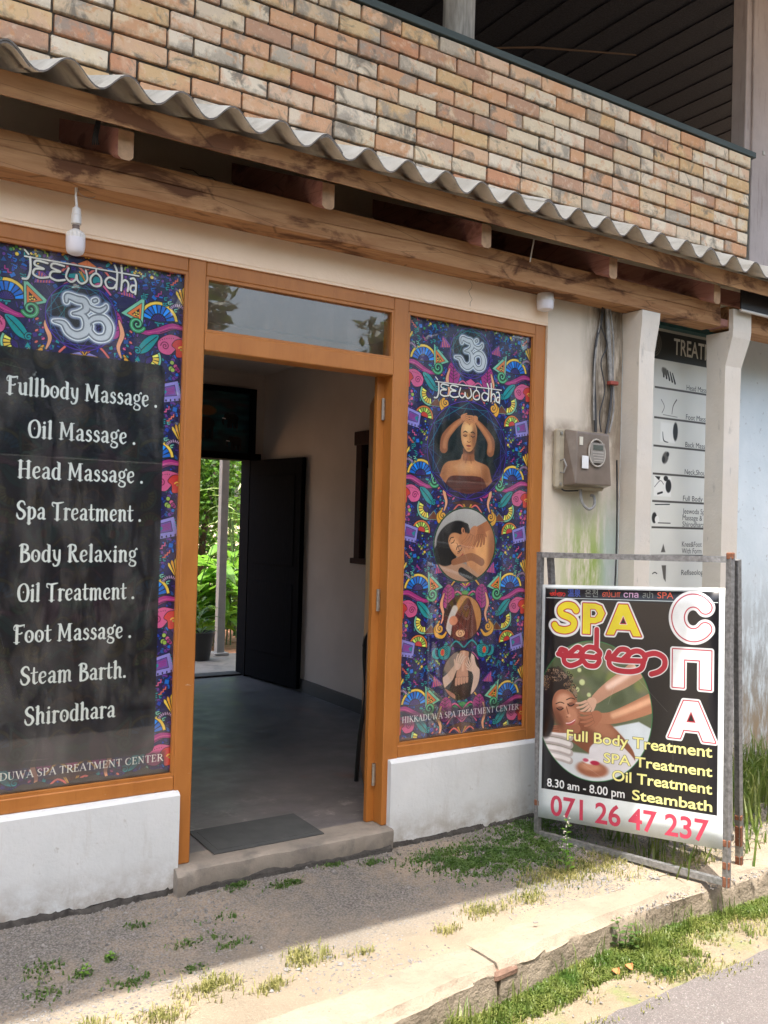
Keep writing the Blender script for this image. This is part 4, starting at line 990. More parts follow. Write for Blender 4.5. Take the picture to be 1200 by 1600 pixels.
def glass_mat():
    m = bpy.data.materials.new('window_glass'); m.use_nodes = True; nt = m.node_tree; nt.nodes.clear()
    fr = nn(nt, 'ShaderNodeFresnel'); ge = nn(nt, 'ShaderNodeNewGeometry'); nt.links.new(ramp(nt, ge.outputs['Backfacing'], 0, 1, 1.56, 1/1.56), fr.inputs['IOR']); gl = nn(nt, 'ShaderNodeBsdfGlossy'); gl.inputs['Roughness'].default_value = .015
    gl.inputs['Color'].default_value = (1, 1, 1, 1)
    tr = nn(nt, 'ShaderNodeBsdfTransparent'); tr.inputs[0].default_value = (.97, .98, .97, 1)
    m1 = nn(nt, 'ShaderNodeMath', operation='MULTIPLY', i_1=1.0); nt.links.new(fr.outputs[0], m1.inputs[0])
    mx = nn(nt, 'ShaderNodeMixShader'); o = nn(nt, 'ShaderNodeOutputMaterial')
    df = nn(nt, 'ShaderNodeBsdfDiffuse'); df.inputs[0].default_value = (.62, .58, .52, 1)
    dirt = mul(nt, ramp(nt, tex(nt, coords(nt, (2, 2, .7)), 5, 7, .7), .45, .85), .10)
    mx2 = nn(nt, 'ShaderNodeMixShader'); nt.links.new(dirt, mx2.inputs[0]); nt.links.new(tr.outputs[0], mx2.inputs[1]); nt.links.new(df.outputs[0], mx2.inputs[2])
    nt.links.new(m1.outputs[0], mx.inputs[0]); nt.links.new(mx2.outputs[0], mx.inputs[1]); nt.links.new(gl.outputs[0], mx.inputs[2]); nt.links.new(mx.outputs[0], o.inputs[0])
    return m
glass = glass_mat()

def spline3(P, n):
    out = []; Q = [P[0]]+list(P)+[P[-1]]
    for i in range(1, len(Q)-2):
        a, b_, c_, d = Q[i-1:i+3]
        for k in range(n):
            t = k/n; out.append(tuple(.5*(2*b_[j]+(c_[j]-a[j])*t+(2*a[j]-5*b_[j]+4*c_[j]-d[j])*t*t+(3*b_[j]-a[j]-3*c_[j]+d[j])*t**3) for j in range(3)))
    return out+[tuple(P[-1])]

# ---------------------------------------------------------------- ground
def ground_z(x, y):
    t = min(1, max(0, (y+1.0)/1.0))
    return -.135+.045*t+.010*mnoise.noise(Vector((x*1.3, y*1.3, 0)))+.004*mnoise.noise(Vector((x*7, y*7, 3)))
def kerb_y(x):       # front edge of the kerb
    return float(np.interp(x, [-4, -1, .2, .7, 1.15, 1.68, 2.3, 4, 12], [-1.42, -1.24, -1.135, -1.075, -1.0, -.962, -.985, -1.0, -1.02]))+.008*mnoise.noise(Vector((x*3, 0, 9)))
def grid(xs, ys, zf):
    V = [(x, y, zf(x, y)) for y in ys for x in xs]; n = len(xs)
    F = [(j*n+i, j*n+i+1, (j+1)*n+i+1, (j+1)*n+i) for j in range(len(ys)-1) for i in range(n-1)]
    return V, F
dirt_m, nt, b = new_mat('gravelly_soil')
v = coords(nt); sp = nn(nt, 'ShaderNodeSeparateXYZ'); nt.links.new(v, sp.inputs[0])
c = mix(nt, ramp(nt, tex(nt, v, 2.2, 6, .6), .40, .60), (.235,.195,.145), (.31,.25,.18))
near = mul(nt, ramp(nt, sp.outputs['Y'], -.76, -.45), ramp(nt, tex(nt, v, 3, 5, .6), .22, .46))  # towards the wall: gravel, plus the roof's shade painted in
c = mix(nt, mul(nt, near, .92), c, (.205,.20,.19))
vo = nn(nt, 'ShaderNodeTexVoronoi'); vo.inputs['Scale'].default_value = 120; nt.links.new(v, vo.inputs['Vector'])
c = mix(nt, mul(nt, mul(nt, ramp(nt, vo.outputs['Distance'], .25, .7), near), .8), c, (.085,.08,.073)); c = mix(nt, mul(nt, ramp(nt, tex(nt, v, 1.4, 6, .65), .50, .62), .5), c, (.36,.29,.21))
c = mix(nt, mul(nt, ramp(nt, tex(nt, v, 160, 4, .7), .55, .75), .35), c, (.52,.44,.36))
nt.links.new(c, b.inputs['Base Color']); b.inputs['Roughness'].default_value = .95; b.inputs['Specular IOR Level'].default_value = .15
bump(nt, b, tex(nt, v, 85, 7, .75), .8, .012)
xs = list(np.arange(-4, 8.01, .05)); n = len(xs); V = []; F = []
for j in range(30):
    for x in xs:
        y = kerb_y(x)+.16+(.28-kerb_y(x)-.16)*j/29; V.append((x, y, ground_z(x, y)))
F = [(j*n+i, j*n+i+1, (j+1)*n+i+1, (j+1)*n+i) for j in range(29) for i in range(n-1)]
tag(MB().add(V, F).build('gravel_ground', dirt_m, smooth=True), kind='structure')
sand_m, nt, b, c = layered('verge_sand', ((.19,.155,.105), (.25,.205,.145), 6), [((.22,.18,.12), 12, .56, .72, .5), ((.12,.17,.05), 5, .50, .62, .6)], .95, .15, ((60, .7, .010), (200, .5, .003)))
road_m, nt, b = new_mat('worn_asphalt'); v = coords(nt)
vo = nn(nt, 'ShaderNodeTexVoronoi'); vo.inputs['Scale'].default_value = 110; nt.links.new(v, vo.inputs['Vector'])
c = mix(nt, ramp(nt, tex(nt, v, 3, 6), .3, .7), (.105,.094,.091), (.145,.13,.125))
c = mix(nt, mul(nt, ramp(nt, vo.outputs['Distance'], .25, .7), .6), c, (.10,.085,.08)); c = mix(nt, mul(nt, ramp(nt, tex(nt, v, 260, 3), .58, .7), .5), c, (.48,.44,.42))
nt.links.new(c, b.inputs['Base Color']); b.inputs['Roughness'].default_value = .9; bump(nt, b, tex(nt, v, 150, 5, .7), .7, .006)
def road_edge(x): return -1.285+.03*mnoise.noise(Vector((x*2.2, 5, 0)))+.015*mnoise.noise(Vector((x*9, 5, 0)))-.04*max(0, (1.2-x))
xs = list(np.arange(-6, 10.01, .05)); ys = list(np.linspace(-1.62, -.86, 24))
V, F = grid(xs, ys, lambda x, y: -.262+.010*mnoise.noise(Vector((x*3, y*3, 7)))-.02*max(0, min(1, (-1.4-y)/.2)))
tag(MB().add(V, F).build('verge_ground', sand_m, smooth=True), kind='structure')
V = []; F = []
xs = list(np.arange(-40, -6, 4))+list(np.arange(-6, 10, .05))+list(np.arange(10, 44, 4)); n = len(xs)
for r_ in range(3):
    for x in xs: V.append((x, road_edge(x) if r_ == 0 else (-2.4 if r_ == 1 else -4.0), (-.256 if r_ == 0 else -.250) ))
F = [(j*n+i, j*n+i+1, (j+1)*n+i+1, (j+1)*n+i) for j in range(2) for i in range(n-1)]
tag(MB().add(V, F).build('lane', road_m, smooth=True), kind='structure')
base_soil = simple('far_soil', (.30,.22,.15), .95, var=.25, vs=3, bs=.4, bscale=30)
V, F = grid([-200, -20, 20, 200], [-200, -20, 20, 200], lambda x, y: -.34)
tag(MB().add(V, F).build('ground', base_soil), kind='structure')

# kerb of rough cast pieces
kerb = tag(empty('kerb', (0, -1.1, -.25)), kind='structure')
cuts = [-4.0, -2.6, -1.1, .705, 2.62, 5.0, 7.0, 9.0]
rk = random.Random(4)
for a, b_ in zip(cuts[:-1], cuts[1:]):
    xs = list(np.arange(a+.006, b_-.006, .035))+[b_-.006]
    secs = []
    for x in xs:
        y0 = kerb_y(x); zt = -.118+.005*math.sin(a*7)+.004*mnoise.noise(Vector((x*5, 1, 1)))
        prof = [(0, -.30), (0, -.20), (.002, -.150), (.008, -.010+0), (.028, .004), (.12, .002), (.20, -.006), (.215, -.03), (.215, -.18)]
        sec = []
        for k, (dy, dz) in enumerate(prof):
            w = .010*mnoise.noise(Vector((x*9, dy*20, dz*14+a)))+.006*mnoise.noise(Vector((x*25, dy*40, dz*30)))
            z = zt+dz if k > 2 else dz
            if k == 3: z = zt-.022+.012*mnoise.noise(Vector((x*12, 3, 3)))
            sec.append((x, y0+dy+(w if k in (1, 2, 3) else w*.5), z+(w*.35 if k > 3 else 0)))
        secs.append(sec)
    MB().loft(secs).build('kerb_stone', concrete, kerb, smooth=True)
red_brick = simple('broken_red_brick', (.17,.10,.07), .9, var=.3, vs=20, bs=.6, bscale=50, bd=.01)
for (x, l, zz) in ((.735, .12, -.150),):
    mb = MB(); y0 = kerb_y(x)
    M = Matrix.Translation((x, y0+.045, zz)) @ Matrix.Rotation(.12, 4, 'Z')
    mb.box(-l/2, -.048, -.022, l/2, .03, .012, M, .010); mb.build('brick', red_brick, kerb)

# ---------------------------------------------------------------- scattered pebbles and grass (nobody could count them)
def blob(rs, cx, cy, cz, r, V, F, U=((0,0,1),(1,0,0),(0,1,0),(-1,0,0),(0,-1,0),(0,0,-1))):
    b0 = len(V); a = rs.uniform(0, 6.28); ca, sa = math.cos(a), math.sin(a); sx, sy, sz = r*rs.uniform(.7, 1.5), r*rs.uniform(.7, 1.1), r*rs.uniform(.4, .75)
    for (x, y, z) in U:
        x, y, z = x*sx*rs.uniform(.8, 1.1), y*sy*rs.uniform(.8, 1.1), z*sz
        V.append((cx+x*ca-y*sa, cy+x*sa+y*ca, cz+z))
    for q in ((0,1,2),(0,2,3),(0,3,4),(0,4,1),(5,2,1),(5,3,2),(5,4,3),(5,1,4)): F.append(tuple(b0+i for i in q))
rp = random.Random(11)
V, F = [], []
while len(F) < 8*20000:
    x = rp.uniform(-1.1, 3.3); y = rp.uniform(-1.0, .0)
    dens = mnoise.noise(Vector((x*1.7, y*2.4, 2)))+.25+.9*(y+.55)+(.35 if x > 1.5 else 0)
    if rp.random() > dens+.12: continue
    r_ = rp.uniform(.0022, .0058) if rp.random() < .988 else rp.uniform(.007, .015)
    blob(rp, x, y, ground_z(x, y)+r_*.2, r_, V, F)
gravel_m = simple('grey_gravel', (.175,.168,.160), .9, var=.55, vs=60)
tag(MB().add(V, F).build('gravel', gravel_m, fix=False), 'fine grey gravel strewn over the soil before the shop', 'gravel', kind='stuff')
V, F = [], []
for i in range(1800):
    x = rp.uniform(-1, 3.4); y = rp.uniform(-1.75, -.98)
    if y > kerb_y(x)-.01: continue
    r_ = rp.uniform(.002, .006); blob(rp, x, y, -.255, r_, V, F)
tag(MB().add(V, F).build('grit', gravel_m, fix=False), 'loose grit lying along the edge of the lane', 'gravel', kind='stuff')
def blades(rs, pts, V, F, h=(.02, .05), w=.0022, lean=.6):
    for (x, y, z) in pts:
        a = rs.uniform(0, 6.28); L = rs.uniform(*h); ln = rs.uniform(.1, lean); ww = w*rs.uniform(.7, 1.3)
        dx, dy = math.cos(a), math.sin(a); px, py = -dy*ww, dx*ww; b0 = len(V)
        m = (x+dx*L*ln*.4, y+dy*L*ln*.4, z+L*.6); t = (x+dx*L*ln*1.1, y+dy*L*ln*1.1, z+L*(1.0-.35*ln))
        V += [(x-px, y-py, z-.003), (x+px, y+py, z-.003), (m[0]+px*.8, m[1]+py*.8, m[2]), (m[0]-px*.8, m[1]-py*.8, m[2]), t]
        F += [(b0, b0+1, b0+2, b0+3), (b0+3, b0+2, b0+4)]
def patch(rs, cx, cy, rx, ry, n, zf):
    P = []
    while len(P) < n:
        x, y = rs.gauss(cx, rx*.5), rs.gauss(cy, ry*.5)
        if mnoise.noise(Vector((x*14, y*14, 4))) > -.15 or rs.random() < .25: P.append((x, y, zf(x, y)))
    return P
rg = random.Random(21)
# verge grass
P = []
while len(P) < 30000:
    x = rg.uniform(-1.2, 4.2); k = kerb_y(x); e = road_edge(x)
    y = rg.uniform(e-.05, k-.005); t = (y-e)/max(.02, k-e)
    d = mnoise.noise(Vector((x*3.1, y*6, 1)))+t*1.5-.55+.5*mnoise.noise(Vector((x*12, y*12, 5)))
    if x < .55: d -= .15
    if rg.random() < d: P.append((x, y, -.258))
mb = MB(); V, F = [], []; blades(rg, P, V, F, (.010, .036), .0026, 1.1); mb.add(V, F)
tag(mb.build('verge_grass', grass_m, fix=False), 'low green grass growing along the foot of the kerb', 'grass', kind='stuff')
P = []
for i in range(6500):
    x = rg.uniform(-.8, 4.2); e = road_edge(x); y = rg.uniform(e-.05, e+.24)
    if mnoise.noise(Vector((x*4, y*6, 8))) > -.05: P.append((x, y, -.258))
V, F = [], []; blades(rg, P, V, F, (.008, .026), .0024, 1.3)
tag(MB().add(V, F).build('dry_verge_grass', grass_dry, fix=False), 'thin yellowed grass and straw at the lane edge', 'grass', kind='stuff')
# taller tussocks at the kerb foot
V, F = [], []
for (cx, n) in ((.45, 60), (.52, 40), (.62, 40), (.78, 20), (1.02, 25), (1.25, 18), (1.46, 60), (1.5, 50), (1.75, 25), (2.0, 20), (2.4, 30)):
    blades(rg, [(rg.gauss(cx, .03), kerb_y(cx)-rg.uniform(.01, .10), -.256) for _ in range(n)], V, F, (.04, .13), .0022, .6)
tag(MB().add(V, F).build('kerb_grass', grass_m, fix=False), 'taller grass tussocks leaning against the kerb face', 'grass', kind='stuff')
# shaded grass before the sign
V, F = [], []
P = []
for a in ((1.20, -.30, .22, .16, 2300), (1.45, -.36, .28, .20, 2600), (1.62, -.25, .25, .16, 1500), (1.05, -.22, .15, .09, 450), (1.7, -.10, .2, .08, 700), (.16, -.10, .05, .03, 170), (.34, -.17, .06, .025, 170), (.62, -.08, .09, .03, 120), (.78, -.14, .08, .03, 110), (-.12, -.42, .09, .03, 90), (-.28, -.22, .05, .03, 50), (-.52, -.45, .04, .04, 60), (-.42, -.40, .02, .02, 60), (-.62, -.36, .08, .05, 90), (-.40, -.56, .07, .05, 110), (-.03, -.50, .08, .03, 60), (-.66, -.5, .06, .08, 80), (-.2, -.58, .05, .03, 50), (.05, -.30, .10, .05, 40)):
    P += patch(rg, *a, ground_z)
blades(rg, P, V, F, (.005, .019), .0034, 1.3)
tag(MB().add(V, F).build('shaded_grass', grass_shade, fix=False), 'low dark green grass patches in the shade by the shop wall', 'grass', kind='stuff')
V, F = [], []; P = []
for a in ((1.45, -.60, .24, .10, 900), (1.75, -.62, .22, .14, 600), (.93, -.70, .10, .06, 260), (.72, -.76, .05, .03, 110), (.17, -.70, .08, .06, 330), (-.02, -.80, .05, .04, 160), (-.20, -.72, .10, .06, 380), (-.38, -.80, .08, .05, 200), (.34, -.76, .05, .02, 60), (-.6, -.75, .12, .03, 120), (1.15, -.70, .12, .05, 200), (2.1, -.75, .2, .1, 300)):
    P += patch(rg, *a, ground_z)
blades(rg, P, V, F, (.010, .036), .0020, 1.0)
tag(MB().add(V, F).build('sunlit_grass', grass_dry, fix=False), 'sunlit yellow green grass tufts behind the kerb', 'grass', kind='stuff')
# long blades under and behind the sign
V, F = [], []; P = []
for (cx, cy, n) in ((1.95, -.45, 26), (1.98, -.70, 24), (1.92, -.86, 10), (2.1, -.60, 26), (2.0, -.30, 24)):
    for _ in range(n): P.append((rg.gauss(cx, .05), rg.gauss(cy, .05), ground_z(cx, cy)))
blades(rg, P, V, F, (.06, .20), .004, 1.0)
P = []
for (cx, cy, n) in ((2.75, -.45, 160), (3.1, -.30, 240), (3.5, -.2, 260), (2.45, -.70, 35), (2.9, -.75, 90), (3.6, -.6, 300), (4.2, -.4, 300)):
    for _ in range(n): P.append((rg.gauss(cx, .16), rg.gauss(cy, .13), ground_z(cx, cy)))
blades(rg, P, V, F, (.06, .32), .005, .8)
tag(MB().add(V, F).build('tall_grass', grass_m, fix=False), 'tall grass under and behind the folding board', 'grass', kind='stuff')
def leafy(mb, x, y, z, h, rs, nl=10, lw=.012, ll=.035, top_white=False):
    P = [(x, y, z), (x+rs.uniform(-.01, .01), y, z+h*.5), (x+rs.uniform(-.03, .03), y+rs.uniform(-.02, .02), z+h)]
    mb.m = 0; mb.tube(P, [.0018, .0015, .001], 5)
    for i in range(nl):
        t = .15+.85*i/nl; a = i*2.4+rs.uniform(-.4, .4); s_ = 1-.45*t
        p = Vector(P[0]).lerp(Vector(P[2]), t); d = Vector((math.cos(a), math.sin(a), .35)); q = Vector((-d.y, d.x, 0))
        mb.m = 0
        mb.add([p, p+d*ll*.5*s_+q*lw*s_, p+d*ll*s_-Vector((0, 0, .006)), p+d*ll*.5*s_-q*lw*s_], [(0,1,2,3)])
    if top_white:
        mb.m = 1
        for i in range(9):
            p = Vector(P[2])+Vector((rs.uniform(-.02, .02), rs.uniform(-.01, .01), rs.uniform(-.05, .02)))
            V, F = [], []; blob(rs, p.x, p.y, p.z, .005, V, F); mb.add(V, F)
wp = simple('pale_flower_head', (.62,.60,.50), .8)
rw = random.Random(5)
mb = MB(); gz = ground_z(1.47, -.60)
leafy(mb, 1.47, -.60, gz, .24, rw, 12, .014, .045, True); leafy(mb, 1.49, -.61, gz, .17, rw, 8, .012, .035, True)
tag(mb.build('flowering_weed', [ginger_m, wp], fix=False), 'thin flowering weed standing in front of the folding board', 'weed')
mb = MB()
for k in range(3): leafy(mb, 1.36+.025*k, kerb_y(1.36)-.02-.01*k, -.258, .15-.03*k, rw, 11, .014, .04)
tag(mb.build('kerb_weed', [grass_shade, wp], fix=False), 'broad leaved weed against the kerb face below the board', 'weed')
for (x, y, h, lab) in ((-.525, -.466, .05, 'tiny green seedling in the shaded soil at far left'), (-.425, -.40, .035, 'tiny green sprout in the shaded soil below the left wall')):
    mb = MB(); leafy(mb, x, y, ground_z(x, y), h, rw, 8, .009, .022); tag(mb.build('seedling', [ginger_m, wp], fix=False), lab, 'seedling')
leaf_dead = simple('fallen_leaf', (.42,.17,.06), .7, var=.3)
for (x, y, z, lab) in ((1.21, -1.13, -.235, 'curled orange dead leaf on the verge grass, larger one'), (1.28, -1.13, -.235, 'curled orange dead leaf on the verge grass, smaller right one'), (1.98, -.985, -.112, 'orange brown leaf scrap on the kerb by the board foot')):
    mb = MB(); P = []
    for k in range(9):
        a = k/9*2*math.pi; P.append((x+.020*math.cos(a)*(1.2 if k % 2 else .8), y+.013*math.sin(a), z+.010*math.cos(2*a)))
    P2 = [(p[0], p[1], p[2]+.0012) for p in P]
    mb.add(P+P2, [tuple(range(9))[::-1], tuple(range(9, 18))]+[(k, (k+1) % 9, 9+(k+1) % 9, 9+k) for k in range(9)])
    tag(mb.build('dead_leaf', leaf_dead), lab, 'leaf')
V, F = [], []; blob(random.Random(2), 1.02, -.905, -.105, .016, V, F)
st = MB().add(V, F).build('stone', simple('grey_stone', (.20,.18,.16), .9)); st.modifiers.new('s', 'SUBSURF').levels = 1; st.modifiers['s'].render_levels = 2
tag(st, 'single grey pebble lying on the sunlit kerb top', 'stone')

# ---------------------------------------------------------------- the shop: walls, step, floor
shop = thing('shop_wall', 'white plastered ground floor wall of the shop, tinted warm higher up', 'wall', (0, 0, -.09))
def rough_base(name, x0, x1, mat, ztop, zc, y0=-.028, y1=.16, n=60, ends=(0, 0)):
    """wall panel whose foot is broken and uneven"""
    secs = []; rs = random.Random(int(x0*100)+7)
    for i in range(n+1):
        x = x0+(x1-x0)*i/n
        zb = zc+.020*mnoise.noise(Vector((x*5, 2, 2)))+.014*mnoise.noise(Vector((x*22, 4, 2)))
        e = 0
        if ends[1] and x1-x < .05: zb += .02*(1-(x1-x)/.05)
        w = .004*mnoise.noise(Vector((x*4, 7, 1)))
        secs.append([(x, y0+w, zb), (x, y0+w*.7-.001, zb+.05), (x, y0-.002+w*.5, ztop-.012), (x, y0+.008, ztop-.002), (x, y0+.03, ztop+.002), (x, y1, ztop+.002), (x, y1, zb-.1), (x, y0+.03, zb-.1), (x, y0+.03, zb)])
    return MB().loft(secs).build(name, mat, shop, smooth=True)
rough_base('plinth', -1.6, -.0576, plaster_white, .296, -.078, ends=(0, 1))
rough_base('plinth', .9335, 1.8364, plaster_white, .296, -.088)
# jagged dark foundation line
found = simple('crumbled_foundation', (.045,.042,.038), .95, var=.4, vs=30, bs=.8, bscale=60, bd=.01)
for (a, b_) in ((-1.6, -.07), (.95, 2.39)):
    secs = []
    for i in range(81):
        x = a+(b_-a)*i/80; w = .020*mnoise.noise(Vector((x*9, 5, 5)))+.012*mnoise.noise(Vector((x*31, 5, 5)))
        z = ground_z(x, -.03)
        secs.append([(x, -.042+w, z-.01), (x, -.036+w, z+.010+w*.5), (x, -.022, z+.030+w), (x, .02, z+.03), (x, .02, z-.03)])
    MB().loft(secs).build('foundation_edge', found, shop)
lin = MB(); lin.box(-1.6, -.012, 2.4205, 1.8372, .14, 2.63, c=.0); lin.build('lintel_wall', plaster_warm_lit, shop)
MB().box(-2.2, .70, 2.725, 4.6, .80, 3.30).build('upper_wall', simple('dusty_white_plaster', (.78,.70,.58), .9, var=.1, vs=4), shop)
ml = MB(); ml.box(-1.6, -.0095, 2.4085, 1.846, .02, 2.4205); ml.build('lintel_edge', plaster_warm_lit, shop)
secs = []
for i in range(13):      # meter wall pier; left arris slightly worn
    z = -.16+(2.63+.16)*i/12; w = .004*mnoise.noise(Vector((1.8, 3, z*4)))
    secs.append([(1.8372+w, -.012+w, z), (2.3885, -.012, z), (2.3885, .16, z), (1.8372, .16, z)])
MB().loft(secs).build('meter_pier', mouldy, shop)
MB().box(-1.9, -.03, -.16, -1.6005, .16, 2.63).build('side_pier', plaster_warm_lit, shop)
rear = MB(); rear.box(2.2, .2505, -.2, 8.0, .40, 2.72); rear.build('recess_wall', blue_wall, shop)
# crack lines in the plaster over the frame
crk = simple('plaster_crack', (.16,.12,.09), .95)
mb = MB(); P = [(1.33, -.0125, 2.43)]
for i in range(9): P.append((1.33+.012*math.sin(i*1.7), -.0125, 2.43+.018*(i+1)))
mb.tube(P, .0009, 4)
P = [(.12, .6985, 3.042)]
for i in range(9): P.append((.12+.032*(i+1), .6985, 3.042-.004*i+.008*math.sin(i*2.1)))
mb.tube(P, .0022, 4); mb.build('crack', crk, shop)

# doorstep
stp = thing('doorstep', 'worn grey cement doorstep with broken front edge', 'doorstep', (.45, -.03, -.09))
secs = []
for i in range(61):
    x = -.075+(.9325+.075)*i/60; w = .011*mnoise.noise(Vector((x*8, 1, 6)))+.006*mnoise.noise(Vector((x*30, 1, 6)))
    zb = ground_z(x, -.06)+.010+.020*mnoise.noise(Vector((x*9, 5, 1)))
    k = max(0, (.02-x)/.09); zb -= .02*k
    secs.append([(x, -.066+w-.015*k, zb), (x, -.070+w-.01*k, -.02), (x, -.068+w, -.004-.006*k), (x, -.055, .001), (x, -.008, .001), (x, -.008, -.15), (x, -.05, -.15)])
MB().loft(secs).build('step_face', step_con, stp, smooth=True)
MB().box(-.07, -.009, -.15, .9325, .098, 0).build('sill_slab', step_con, stp)
secs = []
for i in range(61):
    x = -.06+.98*i/60; w = .009*mnoise.noise(Vector((x*10, 8, 6))); z = ground_z(x, -.07); secs.append([(x, -.078+w, z-.01), (x, -.072+w, z+.016+w), (x, -.060, z+.03), (x, -.03, z+.03), (x, -.03, z-.03)])
MB().loft(secs).build('crumbled_foot', found, stp)
# interior
def fz(x, y): return 0.0
fl = MB(); fl.box(-2.4, .0985, -.15, 2.05, 3.86, 0)
tag(fl.build('shop_floor', floor_mat), kind='structure')
mt = MB(); M = Matrix(((.9985, -.045, 0, 0), (.045, .9985, 0, 0), (0, 0, 1, 0), (0, 0, 0, 1)))
mt.box(.115, .03, .0008, .630, .330, .006, c=.002)
mt.build('x', mat_rub)
mo = bpy.data.objects['x']; mo.name = 'door_mat'; tag(mo, 'flat dark rubber mat lying just inside the doorway', 'doormat')
MB().box(.145, .06, .0055, .60, .30, .0075, c=.0006).build('mat_field', mat_rub, mo)
room = thing('room_shell', 'plain dull white walls of the room behind the door', 'room', (0, 2, 0))
MB().box(2.05, .1605, 0, 2.19, 4.0, 2.9).build('side_wall', room_wall, room)
bw = MB(); bw.box(-2.4, 3.86, 0, .98, 4.0, 2.9); bw.box(1.9535, 3.86, 0, 2.0495, 4.0, 2.9); bw.box(.9805, 3.86, 2.52, 1.953, 4.0, 2.9); bw.build('back_wall', room_wall, room)
MB().box(-2.4, .1, 0, -2.2605, 3.8595, 2.9).build('side_wall', room_wall, room)
MB().box(-2.4, .1405, 2.66, 2.0495, 3.859, 2.72).build('ceiling_board', room_ceiling, room)
cs = MB(); 
for y in (.9, 2.1, 3.1): cs.box(-2.2, y, 2.645, 2.04, y+.05, 2.6595)
cs.build('ceiling_batten', room_ceiling, room)
sk = MB(); sk.box(2.035, .2, 0.0005, 2.0495, 3.1, .10); sk.build('skirting', skirt_m, room)
MB().box(-1.6, .13, .296, -.08, .16, 2.66).build('window_backing', dark_wood, room)
MB().box(1.0, .13, .296, 1.83, .16, 2.66).build('window_backing', dark_wood, room)

# ---------------------------------------------------------------- shopfront joinery
sf = thing('shopfront_frame', 'orange brown painted timber shopfront frame around doorway and two windows', 'door frame', (.45, .04, 0))
J = lambda n, a: MB().box(*a, c=.004).build(n, orange_wood, sf)
J('post', (-.0736, 0, .0, .0, .095, 2.4205)); J('post', (.907, 0, .0, .9855, .095, 2.4205)); J('post', (1.7666, 0, .296, 1.8364, .095, 2.4205)); J('post', (-.93, 0, .296, -.8505, .095, 2.4205))
J('head_rail', (-.850, .001, 2.3545, -.074, .094, 2.4195)); J('head_rail', (.0005, .001, 2.3500, .9065, .094, 2.4195)); J('head_rail', (.986, .001, 2.3545, 1.766, .094, 2.4195))
J('bottom_rail', (-.850, .001, .2975, -.074, .094, .353)); J('bottom_rail', (.986, .001, .2975, 1.766, .094, .353))
J('transom_rail', (.0005, -.002, 2.050, .9065, .094, 2.1255))
for (x0, x1, z0, z1) in ((-.850, -.074, .3535, 2.354), (.986, 1.766, .3535, 2.354), (.001, .906, 2.126, 2.3495)):   # glazing beads
    mb = MB(); t, e = .011, .005
    mb.box(x0, e, z0, x0+t, .022, z1); mb.box(x1-t, e, z0, x1, .022, z1); mb.box(x0+t, e, z1-t, x1-t, .022, z1); mb.box(x0+t, e, z0, x1-t, .022, z0+t)
    mb.build('glazing_bead', orange_wood, sf)
for (x0, x1, z0, z1, w_) in ((-.8495, -.0745, .354, 2.3535, 1), (.9865, 1.7655, .354, 2.3535, 1), (.0015, .9055, 2.1265, 2.349, 0)):
    MB().box(x0, .0225, z0, x1, .0265, z1).build('glass_pane', glass, sf)
st_l = MB(); st_l.box(.868, .070, .004, .9065, .094, 2.0495); st_l.build('door_stop', orange_wood, sf)
for z in (1.90, 1.02, .22):
    mb = MB(); mb.box(.893, .058, z-.05, .9045, .0695, z+.05); mb.tube([(.893, .0575, z-.05), (.893, .0575, z+.05)], .006, 8); mb.build('hinge', hinge_m, sf)
# leaf swung inwards, beyond the jamb
leafm = Matrix.Translation((.9085, .0965, 0)) @ Matrix.Rotation(math.radians(62), 4, 'Z')
dl = MB(); dl.box(.004, -.036, .012, .86, 0, 2.04, leafm, .003); 
door_leaf = tag(dl.build('door_leaf', orange_wood), 'orange brown door leaf folded back inside the doorway', 'door')
mb = MB(); mb.box(.12, -.041, .2, .76, -.0365, .95, leafm, .004); mb.box(.12, -.041, 1.1, .76, -.0365, 1.9, leafm, .004); mb.build('door_panel', orange_wood, door_leaf)

# posters behind the glass
edge_m = simple('vinyl_edge', (.10,.10,.11), .5)
pl = thing('window_poster', 'tall dark poster listing massages in white lettering, in left window', 'poster', (-.46, .03, .354))
sheet('printed_sheet', (-.849, .0275, .3535), (.7745, 0, 0), (0, 0, 2.0), .002, image_mat('massage_list_print', age(art_left(.7754, 2.001), 21), .42, 0, 1.0), edge_m, pl)
pr_ = thing('window_poster', 'tall colourful poster with four round pictures, in window right of the doorway', 'poster', (1.37, .03, .354))
sheet('printed_sheet', (.9866, .0275, .3535), (.7788, 0, 0), (0, 0, 2.0), .002, image_mat('round_pictures_print', age(art_right(.781, 2.001), 22), .42, 0, 1.0), edge_m, pr_)

